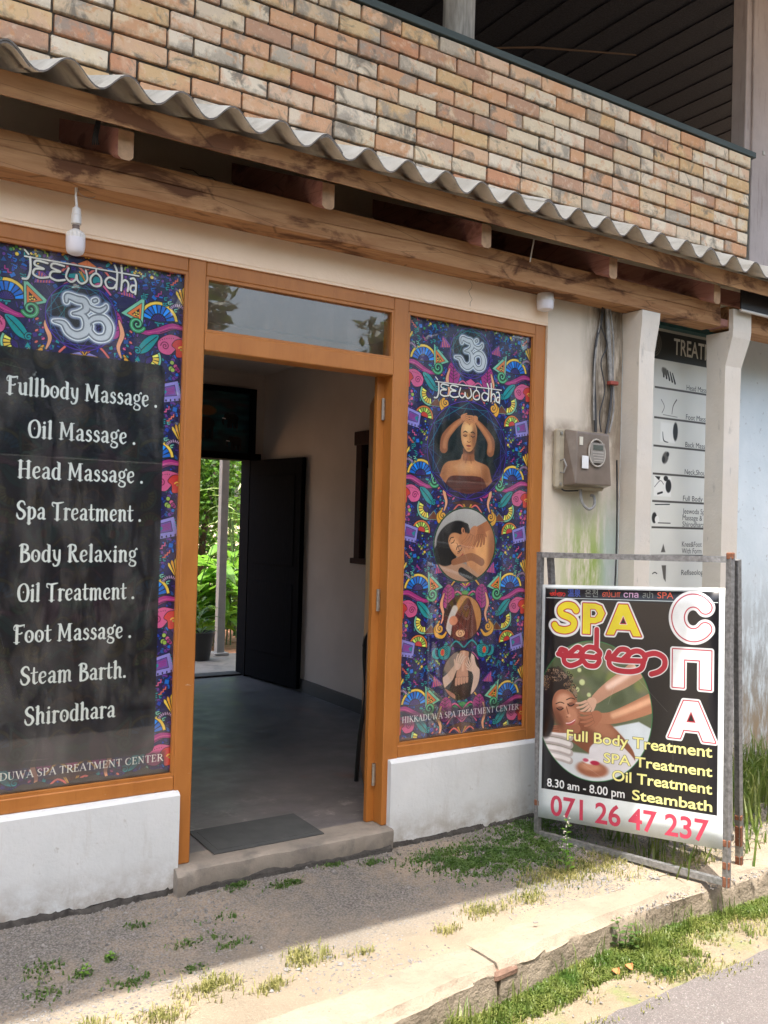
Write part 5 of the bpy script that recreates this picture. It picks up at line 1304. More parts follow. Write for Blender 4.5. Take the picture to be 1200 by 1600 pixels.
# ---------------------------------------------------------------- inside the room
pic = thing('framed_picture', 'black framed teal picture of elephants above the back doorway', 'picture', (1.45, 3.85, 1.9))
def pcanvas():
    R = random.Random(6); c = Canvas(.96, .60, 260, (.035, .085, .095))
    for i in range(70): c.ell(R.uniform(0, .96), R.uniform(.3, .6), R.uniform(.03, .09), R.uniform(.01, .03), R.choice([(.07,.12,.13), (.11,.09,.10), (.05,.16,.17)]), soft=.02, alpha=.6)
    for i in range(30): c.ell(R.uniform(0, .96), R.uniform(0, .3), R.uniform(.03, .12), R.uniform(.01, .04), R.choice([(.04,.17,.18), (.03,.13,.15)]), soft=.02, alpha=.6)
    for (x, y, s_) in ((.54, .27, 1.2), (.80, .34, .8), (.84, .12, .75), (.20, .2, 1.0)):
        c.ell(x, y, .07*s_, .055*s_, (.012,.016,.020)); c.ell(x-.07*s_, y+.02*s_, .035*s_, .04*s_, (.012,.016,.020))
        for k in (-.05, -.02, .02, .05): c.line([(x+k*s_, y-.03*s_), (x+k*s_, y-.11*s_)], .012*s_, (.012,.016,.020))
        c.line([(x-.09*s_, y+.01*s_), (x-.12*s_, y-.04*s_), (x-.11*s_, y-.08*s_)], .008*s_, (.012,.016,.020), smooth=3); c.line([(x-.09*s_, y-.01*s_), (x-.125*s_, y-.005*s_)], .004, (.55,.52,.45))
    c.ell(.55, .40, .09, .05, (.20,.14,.08), soft=.01)
    c.a = np.clip(c.a*2.6+.01, 0, 1)
    return c
sheet('picture_face', (.985, 3.852, 1.952), (.92, 0, 0), (0, 0, .53), .004, image_mat('elephant_picture', pcanvas(), .25), edge_m, pic)
mb = MB(); mb.box(.94, 3.80, 2.482, 1.95, 3.858, 2.52); mb.box(1.905, 3.80, 1.952, 1.95, 3.858, 2.4815); mb.box(.94, 3.80, 1.952, .985, 3.858, 2.4815); mb.build('picture_frame', black_wood, pic)
bd = thing('back_door', 'black wooden back door standing open against the side wall', 'door', (1.93, 3.8, 0))
mb = MB(); mb.box(.94, 3.79, 1.893, 2.0, 3.995, 1.9515); mb.box(1.905, 3.81, .0005, 1.953, 3.995, 1.8925); mb.box(.94, 3.81, .0005, .985, 3.995, 1.8925); mb.build('door_frame', black_wood, bd)
lm = Matrix.Translation((1.925, 3.80, 0)) @ Matrix.Rotation(math.radians(-83), 4, 'Z')
mb = MB(); mb.box(0, -.02, .015, .80, .022, 1.89, lm, .004)
bl = mb.build('door_leaf', black_wood, bd)
MB().box(.09, -.0245, .25, .71, -.0205, .85, lm, .002).build('door_panel', black_wood, bd)
MB().box(.09, -.0245, 1.0, .71, -.0205, 1.75, lm, .002).build('door_panel', black_wood, bd)
thr = MB(); thr.box(.985, 3.8605, -.12, 1.9045, 4.02, .016, c=.004); thr.build('threshold', found, bd)
mir = thing('wall_mirror', 'mirror in a dark wood frame on the side wall past the door', 'mirror', (2.04, 1.95, 1.1))
mb = MB(); mb.box(2.008, 2.085, 1.10, 2.048, 2.165, 2.02, c=.004); mb.box(2.008, 1.52, 1.10, 2.048, 1.60, 2.02, c=.004); mb.box(2.004, 1.49, 1.935, 2.0485, 2.19, 2.035, c=.004); mb.box(1.998, 1.49, 1.075, 2.0485, 2.20, 1.115, c=.004); mb.build('mirror_frame', maroon_wood, mir)
mm, nt, b = new_mat('mirror_glass'); b.inputs['Metallic'].default_value = 1; b.inputs['Roughness'].default_value = .03; b.inputs['Base Color'].default_value = (.6, .6, .6, 1)
MB().box(2.03, 1.6, 1.115, 2.045, 2.085, 1.935).build('mirror_glass', mm, mir)
ch = thing('metal_chair', 'black metal chair half hidden behind the door jamb', 'chair', (1.4, .85, 0))
for (ya, yb) in ((.645, .655), (.25, .24)):
    MB().tube(spline3([(1.165, yb, .0), (1.175, ya, .25), (1.205, ya, .46), (1.19, ya, .66), (1.185, ya-(.02 if ya > .4 else -.02), .76), (1.18, ya-(.07 if ya > .4 else -.07), .80)], 4), .012, 8).build('leg', black_metal, ch, smooth=True)
    MB().tube([(1.205, ya, .45), (1.60, ya, .45), (1.64, yb, .0)], .012, 8).build('leg', black_metal, ch, smooth=True)
MB().box(1.195, .235, .455, 1.62, .665, .49, c=.012).build('seat', black_metal, ch)
secs = []
for (y, z0, z1) in ((.645, .58, .72), (.632, .54, .77), (.60, .52, .795), (.30, .52, .795), (.265, .54, .77), (.25, .58, .72)):
    secs.append([(1.20, y, z0), (1.175, y, z1), (1.192, y, z1), (1.217, y, z0)])
MB().loft(secs).build('backrest', black_metal, ch, smooth=True)

# ---------------------------------------------------------------- back garden seen through the house
yard = MB(); V, F = grid(list(np.arange(-6, 14, .25)), list(np.arange(4.9, 16, .25)), lambda x, y: -.17+.02*mnoise.noise(Vector((x, y, 0))))
terra, nt, b, c = layered('garden_soil', ((.36,.20,.12), (.46,.28,.18), 4), [((.10,.16,.04), 4, .5, .62, .6)], .95, .1, ((40, .5, .01),))
tag(yard.add(V, F).build('garden_ground', terra), kind='structure')
tag(MB().box(-2, 4.0205, -.2, 4.2, 5.28, -.03, c=.01).build('veranda_floor', step_con), kind='structure')
tile_m = simple('terracotta_paver', (.42,.20,.11), .85, var=.25, vs=8, bs=.3)
path = tag(empty('garden_path', (3, 7, -.14)), kind='structure')
rt = random.Random(9)
for i in range(6):
    for j in range(5):
        x, y = 2.2+i*.42, 5.8+j*.42
        MB().box(x, y, -.16, x+.40, y+.40, -.128+rt.uniform(-.004, .004), c=.006).build('paver', tile_m, path)
gp = thing('veranda_post', 'slim grey post on the veranda beyond the back doorway', 'post', (2.24, 5.2, -.03))
MB().box(2.205, 5.17, -.03, 2.285, 5.25, 3.2, c=.004).build('post_shaft', post_grey, gp); MB().box(2.17, 5.13, -.029, 2.32, 5.29, .0, c=.004).build('base_plate', post_grey, gp)
def leaf(mb, base, tip, w, droop=.1, n=5):
    b_, t = Vector(base), Vector(tip); d = t-b_; q = d.cross(Vector((0, 0, 1)))
    q = q.normalized()*w if q.length > 1e-5 else Vector((w, 0, 0)); rows = []
    for i in range(n+1):
        s_ = i/n; p = b_+d*s_-Vector((0, 0, droop*s_*s_*d.length)); ww = math.sin(math.pi*min(1, s_*.93+.07))**.7
        rows.append((p+q*ww, p-Vector((0, 0, w*.35*ww)), p-q*ww))
    V = [x for r_ in rows for x in r_]; F = []
    for i in range(n):
        F += [(i*3, i*3+1, i*3+4, i*3+3), (i*3+1, i*3+2, i*3+5, i*3+4)]
    mb.add(V, F)
def clump(name, label, cat, x, y, z, n, L, w, mat, seed, tall=1.0, up_=.6):
    R = random.Random(seed); t = thing(name, label, cat, (x, y, z)); stem = MB(); lf = MB()
    for s_ in range(max(3, n//9)):
        a = R.uniform(0, 6.28); h = tall*R.uniform(.6, 1.0); ox, oy = R.uniform(-.18, .18), R.uniform(-.18, .18)
        P = [Vector((x+ox, y+oy, z)), Vector((x+ox+.1*math.cos(a), y+oy+.1*math.sin(a), z+h*.6)), Vector((x+ox+.25*math.cos(a), y+oy+.25*math.sin(a), z+h))]
        stem.tube(P, [.010, .008, .004], 5)
        for k in range(9):
            s2 = .25+.75*k/9; p = P[0].lerp(P[1], s2*1.5) if s2 < .66 else P[1].lerp(P[2], (s2-.66)*3)
            b2 = a+(k % 2)*math.pi+R.uniform(-.9, .9); l = L*R.uniform(.6, 1.1)
            leaf(lf, p, p+Vector((math.cos(b2)*l, math.sin(b2)*l, l*R.uniform(up_-.4, up_))), w*R.uniform(.7, 1.2), R.uniform(.3, .7))
    stem.build('stem', grass_shade, t, fix=False); lf.build('foliage', mat, t, smooth=False, fix=False); return t
clump('ginger_plant', 'bright green long leaved plant beside the grey veranda post', 'plant', 2.78, 6.62, -.15, 90, .62, .075, ginger_m, 1, 1.25)
clump('ginger_plant', 'tall upright green leaved plant at the left of the back doorway view', 'plant', 2.45, 6.38, -.15, 60, .58, .078, ginger_m, 2, 1.25, 1.0)
clump('striped_plant', 'pale striped leaved shrub right of the veranda post in the garden', 'shrub', 3.32, 7.2, -.15, 110, .30, .022, stripe_m, 3, 2.3)
pt = thing('potted_plant', 'black pot with a small leafy plant on the veranda edge', 'potted plant', (1.95, 5.0, -.03))
MB().lathe([(.10, 0), (.135, .22), (.15, .25), (.15, .28), (.13, .28), (.12, .22), (.0001, .22)], (1.95, 5.0, -.03), 18).build('pot', pot_m, pt, smooth=True)
lf = MB(); R = random.Random(8)
for k in range(46):
    a = R.uniform(0, 6.28); l = R.uniform(.10, .24); z = .25+R.uniform(0, .35); leaf(lf, (1.95+.03*math.cos(a), 5.0+.03*math.sin(a), z-.05), (1.95+l*math.cos(a), 5+l*math.sin(a), z+.06), .016, .5, 4)
lf.build('foliage', grass_shade, pt, fix=False)
def leafcloud(name, label, cat, c, s_, n, lsz, mat, seed, kind=None, trunk=None):
    R = random.Random(seed); t = thing(name, label, cat, (c[0], c[1], -.2)); V = []; F = []
    cl = [(R.uniform(-1, 1), R.uniform(-1, 1), R.uniform(-1, 1), R.uniform(.25, .55)) for _ in range(26 if lsz < .18 else 60)]
    for i in range(n):
        q = R.choice(cl); a = R.uniform(0, 6.28); e = math.asin(R.uniform(-1, 1)); rr = q[3]*(R.random()**.4)
        p = Vector((c[0]+(q[0]*.8+rr*math.cos(a)*math.cos(e))*s_[0], c[1]+(q[1]*.8+rr*math.sin(a)*math.cos(e))*s_[1], c[2]+(q[2]*.8+rr*math.sin(e))*s_[2]))
        d = Vector((R.uniform(-1, 1), R.uniform(-1, 1), R.uniform(-.9, .4))).normalized(); u = d.cross(Vector((R.uniform(-1, 1), R.uniform(-1, 1), 1))).normalized()
        L = lsz*R.uniform(.6, 1.3); b0 = len(V)
        V += [tuple(p), tuple(p+d*L*.5+u*L*.22), tuple(p+d*L), tuple(p+d*L*.5-u*L*.22)]; F.append((b0, b0+1, b0+2, b0+3))
    MB().add(V, F).build('crown', mat, t, fix=False)
    tr = MB()
    for k in range(3): tr.tube([(c[0]+(k-1)*s_[0]*.25, c[1], -.3), (c[0]+(k-1)*s_[0]*.35, c[1], c[2]-s_[2]*.3), (c[0]+(k-1)*s_[0]*.6, c[1]+.1, c[2]+s_[2]*.5)], [.06, .05, .02], 7)
    tr.build('trunk', bark_m, t); return t
leafcloud('garden_shrub', 'dense glossy green shrub filling the left of the back doorway view', 'shrub', (3.0, 8.6, 1.7), (1.0, .8, 1.9), 15000, .11, hedge_m, 4)
leafcloud('garden_tree', 'leafy tree at the far end of the garden beyond the back doorway', 'tree', (5.0, 11.5, 2.2), (2.4, 1.2, 2.6), 14000, .16, ginger_m, 5)
V, F = [], []; R = random.Random(12); P = [(R.uniform(2.5, 7), R.uniform(7.8, 11), -.16) for _ in range(5000)]; blades(R, P, V, F, (.05, .22), .006, .8)
tag(MB().add(V, F).build('garden_grass', grass_m, fix=False), 'rough grass at the back of the garden', 'grass', kind='stuff')

# ---------------------------------------------------------------- pillars
def pillar(x0, x1, label):
    t = thing('pillar', label, 'pillar', ((x0+x1)/2, -.06, -.1)); mb = MB(); secs = []
    yb = 0.0 if x0 > 3 else -.0125
    for (z, yf, e) in ((-.16, -.130, .004), (.0, -.128, .003), (.25, -.126, 0), (.9, -.125, .001), (1.6, -.126, 0), (2.2, -.126, 0), (2.34, -.128, .001), (2.50, -.150 if x0 < 3 else -.178, .010), (2.549 if x0 < 3 else 2.535, -.152 if x0 < 3 else -.182, .012)):
        w = .003*mnoise.noise(Vector((x0, z*5, 3)))
        secs.append([(x0-e+w, yf+w, z), (x1+e+w, yf+w, z), (x1+e+w, yb, z), (x0-e+w, yb, z)])
    if x0 > 3:
        secs2 = [[(x0-.010, -.182, 2.535), (x1+.012, -.182, 2.535), (x1+.012, -.1515, 2.535), (x0-.010, -.1515, 2.535)], [(x0-.010, -.180, 2.66), (x1+.012, -.180, 2.66), (x1+.012, -.1515, 2.66), (x0-.010, -.1515, 2.66)]]
        mb.loft(secs2)
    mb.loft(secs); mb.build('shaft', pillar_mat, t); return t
pillar(2.392, 2.510, 'warm-tinted white pillar with flared top, beside the electricity meter wall')
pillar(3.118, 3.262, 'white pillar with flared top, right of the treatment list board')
# treatment list between them (positions worked out on the wall plane, then pushed back by scaling about the camera)
K = (3.39+.222)/3.39
mx_ = lambda x: -1.295+(x+1.295)*K
mz_ = lambda z: 1.377+(z-1.377)*K
mn = thing('treatment_board', 'grey board headed TREAT with a list of treatments between two pillars', 'board', (3.2, .2, .8))
def art_menu2(w, h, X, Z):
    c = Canvas(w, h, 620, (.86, .86, .82)); R = random.Random(8)
    for k in range(60): c.ell(R.uniform(0, w), R.uniform(0, h), .1, .1, R.choice([(.88,.88,.84), (.83,.83,.80)]), soft=.05, alpha=.4)
    c.rect(0, Z(2.345), w, Z(2.505), (.115, .125, .120)); c.rect(0, Z(2.505), w, h, (.66, .64, .58))
    ox, oz = X(2.655), Z(2.43)
    c.ell(ox, oz, .066, .078, (.36, .35, .31)); c.ell(ox, oz, .058, .070, (.14, .15, .14))
    for r_ in (.050, .037, .022): c.line(arc(ox, oz, r_, 0, 360, 28, r_*1.22), .0022, (.42, .41, .36))
    for k in range(18): c.line([(ox+.024*math.cos(k*.349), oz+.029*math.sin(k*.349)), (ox+.049*math.cos(k*.349), oz+.060*math.sin(k*.349))], .0016, (.38, .37, .33))
    for z in (2.184, 2.013, 1.853, 1.695, 1.540, 1.392, 1.232): c.rect(X(2.668), Z(z)-.006, w-.02, Z(z)+.006, (.30, .29, .27))
    D = (.11, .11, .11); G = (.34, .33, .31); L = (.92, .92, .89)
    # small pictures beside each line
    x, z = X(2.77), Z(2.27)
    for k in range(5): c.line([(x-.04+.022*k, z+.03-.006*k), (x-.03+.026*k, z-.02-.008*k)], [.004, .007], D)
    c.ell(x-.02, z+.01, .03, .02, G, rot=-.5, soft=.008)
    x, z = X(2.79), Z(2.09); c.line([(x-.07, z+.03), (x-.04, z-.01), (x-.06, z-.05)], .002, G, smooth=4); c.line([(x+.03, z-.05), (x+.04, z), (x+.07, z+.04)], [.002, .004], G, smooth=4); c.line([(x-.05, z-.06), (x+.08, z-.065)], .0015, G)
    x, z = X(2.80), Z(1.935); c.rect(x-.08, z-.06, x+.05, z+.06, L, soft=.01); c.ell(x+.055, z+.01, .022, .055, D, soft=.004); c.line([(x-.06, z+.0), (x-.05, z-.05), (x-.01, z-.06)], [.002, .004, .002], D, smooth=4)
    x, z = X(2.77), Z(1.79); c.ell(x, z, .026, .038, G, rot=-.4, soft=.006); c.ell(x-.015, z-.012, .014, .020, D, soft=.005); c.ell(x+.022, z+.022, .012, .014, D, soft=.004)
    x, z = X(2.76), Z(1.62); c.rect(x-.085, z-.055, x+.07, z+.065, L, soft=.006); c.ell(x+.045, z+.01, .026, .040, D, soft=.004); c.poly([(x-.08, z+.065), (x-.03, z+.065), (x-.04, z+.04)], D); c.ell(x+.02, z+.055, .02, .016, D, soft=.003); c.line([(x-.08, z+.0), (x-.03, z+.04), (x+.0, z+.02)], .002, G, smooth=4); c.line([(x-.05, z-.04), (x-.01, z-.03)], .006, D)
    x, z = X(2.75), Z(1.455); c.line([(x-.06, z+.07), (x+.07, z+.075)], .003, D); c.ell(x-.065, z-.01, .022, .032, D, soft=.004); c.ell(x-.04, z-.02, .02, .022, L); c.line([(x-.03, z-.04), (x+.08, z-.04)], .003, G)
    x, z = X(2.77), Z(1.28); c.poly([(x-.02, z-.03), (x+.02, z-.03), (x, z+.02)], G, soft=.004)
    x, z = X(2.75), Z(1.13); c.poly([(x+.01, z+.05), (x+.05, z+.05), (x+.05, z-.05), (x+.03, z-.03)], G, soft=.003); c.line([(x-.07, z), (x-.05, z+.008), (x-.03, z)], .003, D, smooth=3)
    return c
mX0, mX1, mZ0, mZ1 = mx_(2.622), mx_(3.38), mz_(.62), mz_(2.55)
c = art_menu2(mX1-mX0, mZ1-mZ0, lambda x: mx_(x)-mX0, lambda z: mz_(z)-mZ0)
sheet('board_face', (mX0, .222, mZ0), (mX1-mX0, 0, 0), (0, 0, mZ1-mZ0), .012, image_mat('treatment_list_print', c, .45), simple('board_edge', (.4,.4,.38), .5), mn)
MP = lambda x, y, l: (mx_(x), .222-.0006-l, mz_(y))
dgp, crp = simple('dark_grey_print', (.035,.035,.035), .5), simple('cream_print', (.62,.60,.52), .5)
for t, z in (('Head Massage', 2.194), ('Foot Massage', 2.023), ('Back Massage', 1.863), ('Neck,Shoulder', 1.705), ('Full Body', 1.550), ('Jeewoda Spa', 1.476), ('Massage &', 1.438), ('Shirodhara', 1.400), ('Knee&Foot', 1.284), ('With Form', 1.245), ('Reflseology', 1.120)):
    mb = MB(); x0 = 2.940 if z > 1.6 else 2.930
    text_on(mb, t, MP, x0, x0+.0195*len(t), z, .030, 0, 0); mb.build('lettering', dgp, mn, fix=False)
mb = MB(); text_on(mb, 'TREATMENTS', MP, 2.822, 3.37, 2.388, .090, 0, .012); mb.build('lettering', crp, mn, fix=False)
gb = MB(); gb.box(mx_(2.62), .16, mz_(2.52), mx_(3.2), .22, mz_(2.60)); tag(gb.build('green_board', simple('teal_green_paint', (.012,.060,.055), .5)), 'narrow dark green board just above the treatment list', 'board')

# ---------------------------------------------------------------- electricity meter and its cables
me_ = thing('electricity_meter', 'brownish plastic electricity meter box on the stained wall', 'meter', (2.05, -.02, 1.57))
back_m = simple('grimy_plastic_back', (.36,.31,.22), .6, var=.15)
cov, nt, b, c = layered('grimy_smoked_plastic', ((.15,.115,.085), (.20,.155,.12), 8), [((.30,.25,.19), 12, .55, .75, .4)], .28, .5, ((60, .1, .001),))
MB().box(1.885, -.055, 1.575, 2.235, -.0125, 1.885, c=.012).build('back_case', back_m, me_)
mb = MB()
A = [(1.925, -.0555, 1.590), (2.232, -.0555, 1.590), (2.232, -.0555, 1.882), (1.925, -.0555, 1.882)]
B = [(1.940, -.135, 1.600), (2.195, -.135, 1.600), (2.185, -.120, 1.868), (1.955, -.120, 1.868)]
mb.loft([A, B]); o = mb.build('cover', cov, me_); md = o.modifiers.new('b', 'BEVEL'); md.width = .006; md.segments = 2
mb = MB(); dc = (2.085, -.1365, 1.765)
ringm = simple('pale_meter_ring', (.42,.38,.32), .45)
P = [(dc[0]+.058*math.cos(a), -.134+.004*math.sin(a), dc[2]+.070*math.sin(a)) for a in np.linspace(0, 2*math.pi, 33)]
mb.tube(P, .0045, 6, cap=False); mb.build('dial_ring', ringm, me_)
mb = MB(); mb.box(2.035, -.1395, 1.712, 2.135, -.1345, 1.815, c=.002); fc = mb.build('dial_face', simple('dial_grey', (.26,.235,.20), .5), me_)
MB().box(2.05, -.1425, 1.780, 2.12, -.1397, 1.805).build('display', simple('lcd_grey', (.10,.11,.09), .3), me_)
mb = MB()
for k in range(4): mb.box(2.045+.004*k, -.1412, 1.765-.014*k, 2.125, -.1397, 1.770-.014*k)
mb.build('rating_lines', ringm, me_)
MB().box(1.975, -.1405, 1.680, 2.020, -.1362, 1.745, c=.001).build('paper_label', simple('white_label', (.70,.70,.68), .6), me_)
MB().box(1.968, -.1275, 1.800, 1.990, -.1225, 1.842).build('paper_tag', simple('cream_label', (.62,.58,.47), .6), me_)
MB().tube([(1.905, -.058, 1.66), (1.900, -.085, 1.655), (1.905, -.10, 1.69), (1.90, -.085, 1.725), (1.905, -.058, 1.72)], .004, 6).build('latch', cable_m, me_)
mb = MB(); 
for z in (1.60, 1.86): mb.tube([(1.905, -.056, z), (1.905, -.062, z)], .008, 8)
mb.build('screw', hinge_m, me_)
cb = thing('cable_run', 'grimy cables and old conduit running up the wall above the meter', 'cables', (2.2, -.03, 1.9))
def cab(name, P, r, m): 
    Q = spline3(P, 6); return MB().tube(Q, r, 7).build(name, m, cb, smooth=True)
cab('cable', [(2.215, -.03, 2.60), (2.205, -.028, 2.50), (2.170, -.026, 2.36), (2.160, -.026, 2.20), (2.172, -.026, 2.05), (2.178, -.03, 1.885)], .008, cable_dk)
cab('cable', [(2.222, -.028, 2.60), (2.165, -.03, 2.32), (2.158, -.03, 2.1), (2.165, -.028, 1.95)], .005, cable_m)
cab('conduit', [(2.235, -.03, 2.60), (2.255, -.03, 2.42), (2.275, -.03, 2.24), (2.282, -.03, 2.17)], .012, cable_m)
cab('cable', [(2.282, -.03, 2.17), (2.290, -.03, 2.10), (2.27, -.035, 1.98), (2.245, -.04, 1.88)], .007, cable_dk)
cab('cable', [(2.285, -.03, 2.15), (2.292, -.03, 2.05), (2.262, -.03, 1.88)], .004, cable_m)
cab('cable', [(2.20, -.045, 2.60), (2.19, -.04, 2.46), (2.24, -.038, 2.36), (2.20, -.036, 2.26), (2.235, -.034, 2.12), (2.20, -.034, 1.98), (2.21, -.04, 1.89)], .0035, cable_dk)
cab('cable', [(2.245, -.04, 2.60), (2.29, -.035, 2.40), (2.30, -.03, 2.20), (2.31, -.03, 2.02), (2.27, -.04, 1.89)], .0045, cable_m)
cab('cable', [(2.36, -.016, 1.75), (2.37, -.016, 1.5), (2.372, -.016, 1.2), (2.36, -.016, .9)], .004, cable_dk)
MB().box(2.265, -.05, 2.150, 2.325, -.018, 2.170, c=.003).build('tape', red_tape, cb)
cab('cable_loop', [(2.045, -.06, 1.578), (2.05, -.07, 1.51), (2.095, -.075, 1.475), (2.14, -.07, 1.50), (2.155, -.05, 1.545), (2.14, -.04, 1.55)], .0075, cable_m)
cab('cable_loop', [(1.93, -.04, 1.578), (1.95, -.05, 1.566), (2.03, -.06, 1.570)], .004, cable_dk)

# ---------------------------------------------------------------- bulbs
def holder(x, y, z, label):
    t = thing('light_bulb', label, 'light bulb', (x, y, z))
    MB().tube([(x-.003, y, z+.26), (x-.004, y, z+.20), (x, y, z+.165)], [.006, .004, .005], 8).build('flex', white_pvc, t)
    MB().lathe([(.004, .165), (.014, .155), (.017, .135), (.0175, .132), (.0165, .130), (.0175, .128), (.018, .100), (.013, .097), (.013, .096)][::-1], (x, y, z), 24).build('bulb_holder', white_pvc, t, smooth=True)
    MB().lathe([(.012, .080), (.0135, .084), (.012, .088), (.0135, .092), (.012, .096)], (x, y, z), 20).build('bulb_cap', simple('brown_cap', (.16,.12,.10), .5), t, smooth=True)
    MB().lathe([(.034, .048), (.034, .060), (.030, .068), (.020, .075), (.013, .080)], (x, y, z), 36, .06, (.048, .068)).build('bulb_body', white_pvc, t)
    MB().lathe([(.0005, -.012), (.018, -.011), (.027, -.006), (.031, .003), (.0335, .020), (.0338, .048)], (x, y, z), 28).build('bulb_globe', frost, t, smooth=True)
    return t
h1 = holder(-.536, -.10, 2.322, 'hanging white lamp bulb in front of the left window top')
MB().tube(spline3([(-.54, -.10, 2.555), (-.52, -.09, 2.535), (-.49, -.08, 2.532), (-.465, -.07, 2.545)], 5), .0012, 5).build('wire_tail', cable_m, h1)
t = thing('lamp_cover', 'small round white lamp cover under the timber beam above the right window', 'lamp', (1.775, -.05, 2.49))
MB().lathe([(.030, .0), (.040, .004), (.043, .02), (.043, .045)], (1.775, -.055, 2.470), 26).build('cover', frost, t, smooth=True)
MB().lathe([(.045, .045), (.045, .055), (.040, .085)], (1.775, -.055, 2.470), 26).build('base', white_pvc, t, smooth=True)

# ---------------------------------------------------------------- awning
aw = thing('awning', 'low corrugated sheet awning on weathered brown timbers above the shopfront', 'awning', (1.0, -.2, 2.55))
secs = []
for i in range(121):       # lower beam, split along its length
    x = -1.6+(3.035+1.6)*i/120; w = .003*mnoise.noise(Vector((x*3, 1, 1))); g = .006+.004*mnoise.noise(Vector((x*2, 9, 1))); zc = 2.622+.012*mnoise.noise(Vector((x*1.3, 4, 1)))
    secs.append([(x, -.150+w, 2.553+w*.6), (x, -.152+w, zc-.004), (x, -.152+w+g, zc), (x, -.149+w, zc+.004), (x, -.147+w, 2.681+w), (x, -.02, 2.684), (x, -.02, 2.552)])
MB().loft(secs).build('beam', beam_wood, aw)
MB().box(3.036, -.148, 2.560, 3.117-.011, -.03, 2.60, c=.003).build('beam_packing', rafter_side, aw)
MB().box(3.105, -.150, 2.553, 6.5, -.02, 2.680, c=.003).build('beam', beam_wood, aw)
secs = []
for i in range(121):
    x = -1.6+(6.5+1.6)*i/120; w = .004*mnoise.noise(Vector((x*2.2, 6, 1))); zr = .0
    secs.append([(x, -.318+w, 2.722+w), (x, -.320+w, 2.803+w*.5), (x, -.262, 2.806+.02), (x, -.262, 2.744)])
MB().loft(secs).build('purlin', purlin_wood, aw)
SL = .41
def rafter(x, wd=.055):
    secs = []
    for (y, e) in ((-.252, .0), (-.250, .004), (.30, 0), (.699, 0)):
        z0, z1 = 2.634+SL*(y+.25), 2.740+SL*(y+.25)
        if y < -.2: z0 += .0
        secs.append([(x+.0, y, z0+.012), (x+.014, y, z0), (x+wd-.014, y, z0), (x+wd, y, z0+.012), (x+wd, y, z1), (x, y, z1)])
    return MB().loft(secs, cap=False)
for i in range(9):
    x = -1.255+.818*i
    r_ = rafter(x).build('rafter', rafter_side, aw)
    mb = MB(); y = -.2535
    z0, z1 = 2.634, 2.739
    mb.loft([[(x, yy, z0+.012), (x+.014, yy, z0), (x+.041, yy, z0), (x+.055, yy, z0+.012), (x+.055, yy, z1), (x, yy, z1)] for yy in (y, -.2515)]); mb.build('end_grain', rafter_end, r_)
mb = MB(); 
for k in range(4): mb.tube(spline3([(-.500+.006*k, -.155-.004*k, 2.700), (-.506+.005*k, -.185, 2.72), (-.498+.004*k, -.20, 2.78), (-.490, -.17, 2.81)], 5), .0028, 6)
mb.build('wire_tie', tyre_black, aw)
MB().tube(spline3([(1.575, -.158, 2.655), (1.577, -.165, 2.70), (1.583, -.170, 2.745), (1.595, -.16, 2.77)], 5), .0035, 6).build('wire_tie', white_pvc, aw)
MB().box(3.13, -.215, 2.655, 6.5, -.205, 2.775, c=.002).build('flashing', black_sheet, aw)
MB().box(3.125, -.222, 2.642, 6.5, -.203, 2.6545, c=.002).build('flashing_edge', white_pvc, aw)
def wave_sheet(x0, lift, waves=6.5, pitch=.19):
    nx = int(waves*14); th = .0065; V = []; F = []
    ys = [-.42, -.40, .698]
    for side in (0, 1):
        for y in ys:
            for i in range(nx+1):
                x = x0+pitch*waves*i/nx; ph = 2*math.pi*(x+.643)/pitch
                z = 2.8065+.0345*math.cos(ph)+SL*(y+.42)+lift+(th if side else 0)
                V.append((x, y+(.007*mnoise.noise(Vector((x*6, 2, lift*50)))+.003*mnoise.noise(Vector((x*40, 2, 1))) if y < -.41 else 0), z))
    n = nx+1; m = len(ys)*n
    for j in range(len(ys)-1):
        for i in range(nx):
            F.append((j*n+i, j*n+i+1, (j+1)*n+i+1, (j+1)*n+i)); F.append((m+j*n+i, m+(j+1)*n+i, m+(j+1)*n+i+1, m+j*n+i+1))
    rim0 = len(F)
    for i in range(nx): F.append((i, m+i, m+i+1, i+1))
    rim1 = len(F)
    for j in range(len(ys)-1): F.append((j*n, (j+1)*n, m+(j+1)*n, m+j*n)); F.append((j*n+nx, m+j*n+nx, m+(j+1)*n+nx, (j+1)*n+nx))
    mb = MB().add(V, F); mb.mi = [1 if rim0 <= k < rim1 else 0 for k in range(len(F))]
    return mb.build('corrugated_sheet', [asbestos, sheet_edge], aw, smooth=True)
xx = -2.0
for k in range(7): wave_sheet(xx, .0 if k % 2 == 0 else .0075); xx += 1.14

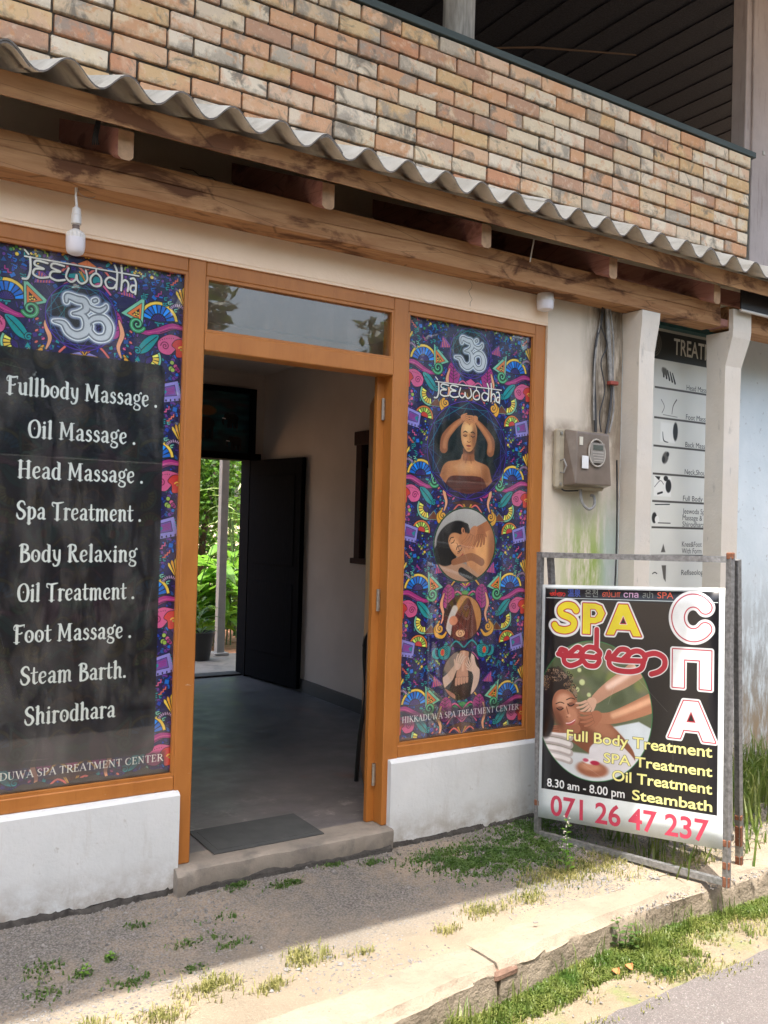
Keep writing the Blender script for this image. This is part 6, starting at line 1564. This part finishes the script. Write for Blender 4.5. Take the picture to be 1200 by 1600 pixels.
# ---------------------------------------------------------------- brick parapet
par = thing('brick_parapet', 'upper floor parapet of mottled cream, salmon and smoky bricks', 'brick wall', (1.2, .75, 3.2))  # parapet and log post sizes and positions scaled about the camera to this depth
MB().box(-2.2, .722, 3.12, 4.512, .83, 4.166).build('mortar_bed', mortar, par)
def brick_mat():
    m, nt, b = new_mat('mottled_brick'); oi = nn(nt, 'ShaderNodeObjectInfo')
    v = coords(nt, (1, 1, 1), 'Object', True); 
    cr = nn(nt, 'ShaderNodeValToRGB'); cr.color_ramp.interpolation = 'CONSTANT'; e = cr.color_ramp.elements
    cols = [(.62,.56,.49), (.52,.30,.19), (.58,.40,.29), (.58,.51,.44), (.56,.40,.24), (.42,.26,.20), (.66,.61,.55), (.56,.34,.23), (.40,.37,.34), (.57,.46,.35), (.60,.45,.36), (.50,.25,.16), (.62,.55,.45)]
    e[0].position = 0; e[0].color = (*cols[0], 1); e[1].position = 1/len(cols); e[1].color = (*cols[1], 1)
    for i in range(2, len(cols)): q = e.new(i/len(cols)); q.color = (*cols[i], 1)
    nt.links.new(oi.outputs['Random'], cr.inputs[0])
    # second colour taken from another part of the same ramp
    m2 = nn(nt, 'ShaderNodeMath', operation='MULTIPLY', i_1=7.31); nt.links.new(oi.outputs['Random'], m2.inputs[0]); fr = nn(nt, 'ShaderNodeMath', operation='FRACT'); nt.links.new(m2.outputs[0], fr.inputs[0])
    cr2 = nn(nt, 'ShaderNodeValToRGB'); cr2.color_ramp.interpolation = 'CONSTANT'; e = cr2.color_ramp.elements
    cols2 = [(.68,.64,.58), (.56,.33,.21), (.26,.25,.25), (.62,.46,.27), (.60,.42,.32), (.30,.28,.27), (.66,.57,.44)]
    e[0].position = 0; e[0].color = (*cols2[0], 1); e[1].position = 1/7; e[1].color = (*cols2[1], 1)
    for i in range(2, 7): q = e.new(i/7); q.color = (*cols2[i], 1)
    nt.links.new(fr.outputs[0], cr2.inputs[0])
    c = cr.outputs[0]
    c = mix(nt, mul(nt, ramp(nt, tex(nt, v, 6, 5, .6, .35), .50, .60), .8), c, cr2.outputs[0])
    c = mix(nt, mul(nt, ramp(nt, tex(nt, v, 5.5, 6, .65, .9), .56, .65), .85), c, (.14,.135,.135))
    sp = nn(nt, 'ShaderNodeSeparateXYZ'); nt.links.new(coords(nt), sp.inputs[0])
    c = mix(nt, mul(nt, mul(nt, ramp(nt, sp.outputs['Z'], -.012, -.038), ramp(nt, tex(nt, v, 14, 6, .7), .40, .60)), .7), c, (.10,.085,.075))  # smudged lower edge of each brick, its shadow painted in too
    c = mix(nt, mul(nt, ramp(nt, tex(nt, v, 16, 5, .6, .8), .58, .66), .55), c, (.52,.26,.12))
    c = mix(nt, mul(nt, ramp(nt, tex(nt, v, 48, 6, .75), .58, .70), .45), c, (.14,.12,.10))
    c = mix(nt, mul(nt, ramp(nt, tex(nt, v, 30, 4, .6), .55, .70), .30), c, (.74,.70,.62))
    c = mix(nt, .10, c, (.52,.45,.34)); c = mix(nt, 1.0, c, (1.34, 1.20, 1.02), 'MULTIPLY')
    nt.links.new(c, b.inputs['Base Color']); b.inputs['Roughness'].default_value = .85; b.inputs['Specular IOR Level'].default_value = .25
    bump(nt, b, tex(nt, v, 60, 6, .65), .5, .006); return m
bm_ = brick_mat(); rb = random.Random(31)
def brick_mesh(L, H, D, seed):
    R = random.Random(seed); me = MB(); me.box(-L/2, -D, -H/2, L/2, .0, H/2, c=.0035)
    me.v = [(x+R.uniform(-.0016, .0016), y+R.uniform(-.0012, .0012), z+R.uniform(-.0013, .0013)) for x, y, z in me.v]
    o = me.build('brick', bm_); return o
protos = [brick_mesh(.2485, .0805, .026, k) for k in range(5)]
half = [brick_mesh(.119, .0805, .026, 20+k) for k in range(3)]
first = set()
row_h = .0953; z = 4.168-.004-row_h/2; r_i = 0
while z > 3.20:
    off = (.13 if r_i % 2 else 0)+rb.uniform(-.014, .014); x = -1.25-off
    while x < 4.50:
        L = .2485
        hb = False
        xc = x+L/2
        if x+L > 4.518:
            L = .119; hb = True; xc = x+L/2
            if x+L > 4.545: break
        elif rb.random() < .05: L = .119; hb = True; xc = x+L/2
        src = rb.choice(half if hb else protos)
        if src.name in first: o = src.copy(); COL.objects.link(o)
        else: o = src; first.add(src.name)
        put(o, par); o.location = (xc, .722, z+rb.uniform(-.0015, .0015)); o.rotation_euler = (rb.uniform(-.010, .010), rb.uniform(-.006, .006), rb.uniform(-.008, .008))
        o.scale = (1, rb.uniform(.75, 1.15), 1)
        x += L+.0115
    z -= row_h; r_i += 1
MB().box(-2.2, .692, 4.1685, 4.535, .86, 4.212, c=.003).build('coping_board', green_cap, par)

# ---------------------------------------------------------------- upper storey
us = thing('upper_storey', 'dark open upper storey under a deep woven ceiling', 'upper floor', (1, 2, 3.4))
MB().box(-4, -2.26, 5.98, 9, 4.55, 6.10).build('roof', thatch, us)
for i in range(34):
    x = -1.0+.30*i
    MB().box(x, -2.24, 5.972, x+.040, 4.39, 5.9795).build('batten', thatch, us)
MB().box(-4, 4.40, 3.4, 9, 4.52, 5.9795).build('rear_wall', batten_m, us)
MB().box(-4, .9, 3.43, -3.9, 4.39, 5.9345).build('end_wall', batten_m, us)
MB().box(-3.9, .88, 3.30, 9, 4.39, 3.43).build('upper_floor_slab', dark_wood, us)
MB().tube([(2.93, 2.31, 5.20), (3.45, 1.93, 5.205), (4.18, 1.56, 5.21)], [.005, .009, .006], 6).build('stick', simple('brown_stick', (.12,.07,.045), .7), us)
lp = thing('log_post', 'round weathered grey log post standing on the brick parapet', 'post', (1.945, .9, 4.22))
secs = []
for i in range(9):
    z = 4.15+1.784*i/8; secs.append([(1.945+(.098+.008*mnoise.noise(Vector((math.cos(a)*1.5, math.sin(a)*1.5, z*2))))*math.cos(a), .965+.098*math.sin(a), z) for a in np.linspace(0, 2*math.pi, 20, endpoint=False)])
MB().loft(secs).build('trunk', grey_log, lp, smooth=True)
pc = thing('concrete_column', 'mauve brown concrete column at the right end of the brick parapet', 'column', (4.7, 1.0, 3.2))
MB().box(4.632, .862, 3.10, 5.35, .990, 5.9345, c=.006).build('shaft', pink_con, pc)
MB().tube([(4.70, .850, 3.1), (4.695, .848, 3.9), (4.705, .847, 4.5), (4.69, .849, 5.93)], .010, 8).build('pipe', pink_con, pc, smooth=True)
MB().box(4.85, .852, 4.33, 4.875, .8615, 4.36, c=.002).build('clip', white_pvc, pc)

# ---------------------------------------------------------------- folding advertising board
sg = thing('folding_sign', 'folding metal frame board advertising SPA with a phone number, at the kerb', 'sign', (1.82, -.62, -.12))
BL, BR, TL, TR = Vector((1.6655, -.1962, -.1285)), Vector((1.9688, -1.0523, -.1115)), Vector((1.6247, -.2107, 1.2561)), Vector((1.9279, -1.0667, 1.2732))
ux = (BR-BL).normalized(); uz = (TL-BL).normalized(); nrm = ux.cross(uz).normalized()     # nrm points to the viewer's side
if nrm.x > 0: nrm = -nrm
t_ = .0125
def bar(a, b_, name='frame_bar', m=steel, r=t_): return MB().tube([a, b_], r, sq=True).build(name, m, sg)
ins_ = ux*t_
bar(BL+ins_, TL+ins_-uz*.0, 'upright'); bar(BR-ins_, TR-ins_, 'upright'); bar(TL+ux*.0255-uz*t_, TR-ux*.0255-uz*t_, 'top_bar'); bar(BL+ux*.0255+uz*(.035+t_*0), BR-ux*.0255+uz*(t_+.006), 'bottom_bar')
# rear leaf of the frame
rBL, rBR = Vector((1.99, -.04, -.10)), Vector((2.262, -.905, -.125))
rTL, rTR = TL+Vector((.035, -.006, -.012)), TR+Vector((.035, -.006, -.012))
rx = (rBR-rBL).normalized()
bar(rBL+rx*t_, rTL+rx*t_+rx*.02, 'upright'); bar(rBR-rx*t_, rTR-rx*t_, 'upright'); bar(rBL+rx*.03+Vector((0, 0, .12)), rBR-rx*.03+Vector((-.02, 0, .12)), 'bottom_bar'); bar(rTL+rx*.045, rTR-rx*.03, 'top_bar')
# brace between the two leaves
a = BR.lerp(TR, .44)-ins_; 
# rust
for (p, s_) in ((BR-ins_, .022), (BR-ins_+uz*.075, .016), (BL+ins_+uz*.17, .014), (TR-ins_-uz*.01, .014), (BR-ins_+uz*.17, .015)):
    M = Matrix.Translation(p+uz*s_) @ Matrix(((ux.x, nrm.x, uz.x, 0), (ux.y, nrm.y, uz.y, 0), (ux.z, nrm.z, uz.z, 0), (0, 0, 0, 1)))
    MB().box(-.0142, -.0142, -s_, .0142, .0142, s_, M, .003).build('rust_patch', rust, sg)
rz = (rTR-rBR).normalized(); rn = rx.cross(rz).normalized()
for h, s_ in ((.02, .03), (.12, .02), (.17, .03), (.24, .012)):
    p = rBR-rx*t_+rz*h
    M = Matrix.Translation(p) @ Matrix(((rx.x, rn.x, rz.x, 0), (rx.y, rn.y, rz.y, 0), (rx.z, rn.z, rz.z, 0), (0, 0, 0, 1)))
    MB().box(-.0145, -.0145, -s_, .0145, .0145, s_, M, .003).build('rust_patch', rust, sg)
# the printed board
bTL, bTR, bBL, bBR = Vector((1.6403, -.2405, 1.1033)), Vector((1.9217, -1.0386, 1.1422)), Vector((1.6687, -.2164, -.0098)), Vector((1.9550, -1.0299, .0465))
FW = .014
bf = [p+nrm*FW for p in (bBL, bBR, bTR, bTL)]
bm2 = bmesh.new(); NX, NY = 12, 14
def BP(x, y, lift=0):        # board point; x 0...86, y 0..1.10
    s_, t = x/.86, y/1.10
    p = bf[0]*(1-s_)*(1-t)+bf[1]*s_*(1-t)+bf[2]*s_*t+bf[3]*(1-s_)*t
    return p+nrm*(lift+.0025*math.sin(s_*5+t*3)*math.sin(math.pi*s_)*math.sin(math.pi*t))
V = []; F = []; UV = []
for k in (0, 1):
    for j in range(NY+1):
        for i in range(NX+1): V.append(BP(.86*i/NX, 1.10*j/NY, -.003*k)); UV.append((i/NX, j/NY))
n = NX+1; m0 = n*(NY+1)
for j in range(NY):
    for i in range(NX):
        F.append((j*n+i, j*n+i+1, (j+1)*n+i+1, (j+1)*n+i))
nf = len(F)
for j in range(NY):
    for i in range(NX): F.append((m0+j*n+i, m0+(j+1)*n+i, m0+(j+1)*n+i+1, m0+j*n+i+1))
rim = [i for i in range(n)]+[j*n+NX for j in range(1, NY+1)]+[NY*n+i for i in range(NX-1, -1, -1)]+[j*n for j in range(NY-1, 0, -1)]
for k in range(len(rim)): a_, b_ = rim[k], rim[(k+1) % len(rim)]; F.append((a_, m0+a_, m0+b_, b_))
me = bpy.data.meshes.new('printed_board'); me.from_pydata([tuple(p) for p in V], [], F)
uvl = me.uv_layers.new(name='UVMap')
for p in me.polygons:
    p.material_index = 0 if p.index < nf else 1; p.use_smooth = p.index < nf
    for li in p.loop_indices: uvl.data[li].uv = UV[me.loops[li].vertex_index]
me.materials.append(image_mat('spa_board_print', age(art_board(.86, 1.10), 23), .30, .25)); me.materials.append(simple('board_back', (.55,.56,.55), .6))
ob = bpy.data.objects.new('printed_board', me); COL.objects.link(ob); put(ob, sg)
# back board of the rear leaf, a narrow light sheet
mb = MB(); A = [rTL+rx*.04-rz*.16, rTR-rx*.035-rz*.16, rBR-rx*.035+rz*.16, rBL+rx*.04+rz*.16]; mb.loft([[p+rn*.013 for p in A], [p+rn*.016 for p in A]]); mb.build('rear_board', simple('faded_white_board', (.60,.60,.58), .6), sg)
# lettering on the board
def print_mat(name, col): return simple(name, col, .32, var=.03, vs=8)
pw, py_, pr2, pk = print_mat('white_print', (.74,.76,.76)), print_mat('yellow_print', (.80,.74,.14)), print_mat('red_print', (.52,.055,.10)), print_mat('black_print', (.03,.03,.035))
LM = [pw, py_, pr2, pk, print_mat('pale_yellow_print', (.86,.82,.30)), print_mat('blue_print', (.05,.10,.42)), print_mat('pink_print', (.55,.34,.52)), print_mat('grey_print', (.20,.22,.20)), print_mat('orange_red_print', (.62,.10,.05))]
def line_of(t, x0, x1, yb, cp, layers):
    mb = MB()
    for mi, lf, o_ in layers: mb.m = mi; text_on(mb, t, BP, x0, x1, yb, cp, lf, o_, fit=0.)
    mb.build('lettering', LM, sg, fix=False)
for (t, x0, x1, yb, cp) in (('Full Body Treatment', .145, .813, .383, .047), ('SPA Treatment', .330, .814, .301, .043), ('Oil Treatment', .372, .814, .226, .045), ('Steambath', .467, .815, .153, .043)):
    line_of(t, x0, x1, yb, cp, ((3, .0013, .040), (4, .0016, .016)))
line_of('8.30 am - 8.00 pm', .046, .430, .153, .037, ((0, .0006, .014),))
line_of('071 26 47 237', .068, .800, .022, .090, ((2, .0006, .018),))
for (t, x0, x1, mi, o_) in (('温泉', .134, .199, 5, .008), ('온천', .222, .286, 7, .004), ('ஸ்பா', .308, .396, 8, .0), ('спа', .411, .480, 6, .010), ('สปา', .500, .548, 7, .0), ('SPA', .568, .640, 8, .002)):
    line_of(t, x0, x1, 1.050, .026, ((mi, .0006, o_),))

# ---------------------------------------------------------------- across the lane (out of view; trees and their gap shaped for the glass reflections)
ow = thing('lane_wall', 'dark weathered boundary wall on the far side of the lane', 'wall', (0, -4.7, -.25))
MB().box(-14, -4.12, -.34, 18, -3.92, 1.75, c=.01).build('wall_body', simple('dark_weathered_wall', (.10,.085,.07), .9, var=.4, vs=2, bs=.4, bscale=20), ow)
MB().box(-14, -4.16, 1.7505, 18, -3.88, 1.83, c=.01).build('coping', simple('grey_coping', (.16,.15,.13), .9), ow)
for k, (x, w_, z_, h_, n_) in enumerate(((-7.5, 2.4, 2.5, 1.35, 9000), (-3.4, 1.9, 2.5, 1.3, 14000), (.1, 1.75, 2.55, 1.4, 34000), (3.15, 1.1, 1.95, .80, 12000), (6.1, 1.75, 2.55, 1.4, 34000), (10.2, 2.4, 2.5, 1.35, 9000))):
    leafcloud('lane_tree', ['leafy tree behind the lane wall, furthest left', 'leafy tree behind the lane wall, second from left', 'tall leafy tree behind the lane wall, third from left', 'low bushy tree in the gap between two tall trees behind the lane wall', 'tall leafy tree behind the lane wall, second from right', 'leafy tree behind the lane wall, furthest right'][k], 'tree', (x, -5.3, z_), (w_, .8, h_), n_, .20, far_tree_m, 40+k)

GROUPS = {'lane_tree': 'trees behind the lane wall', 'pillar': 'pillars along the shopfront', 'seedling': 'seedlings in the shaded soil', 'dead_leaf': 'dead leaves on verge and kerb', 'window_poster': 'posters in the shop windows', 'ginger_plant': 'long leaved plants in the back garden'}
for o in COL.objects:
    k = o.name.split('.')[0]
    if o.parent is None and k in GROUPS: o['group'] = GROUPS[k]
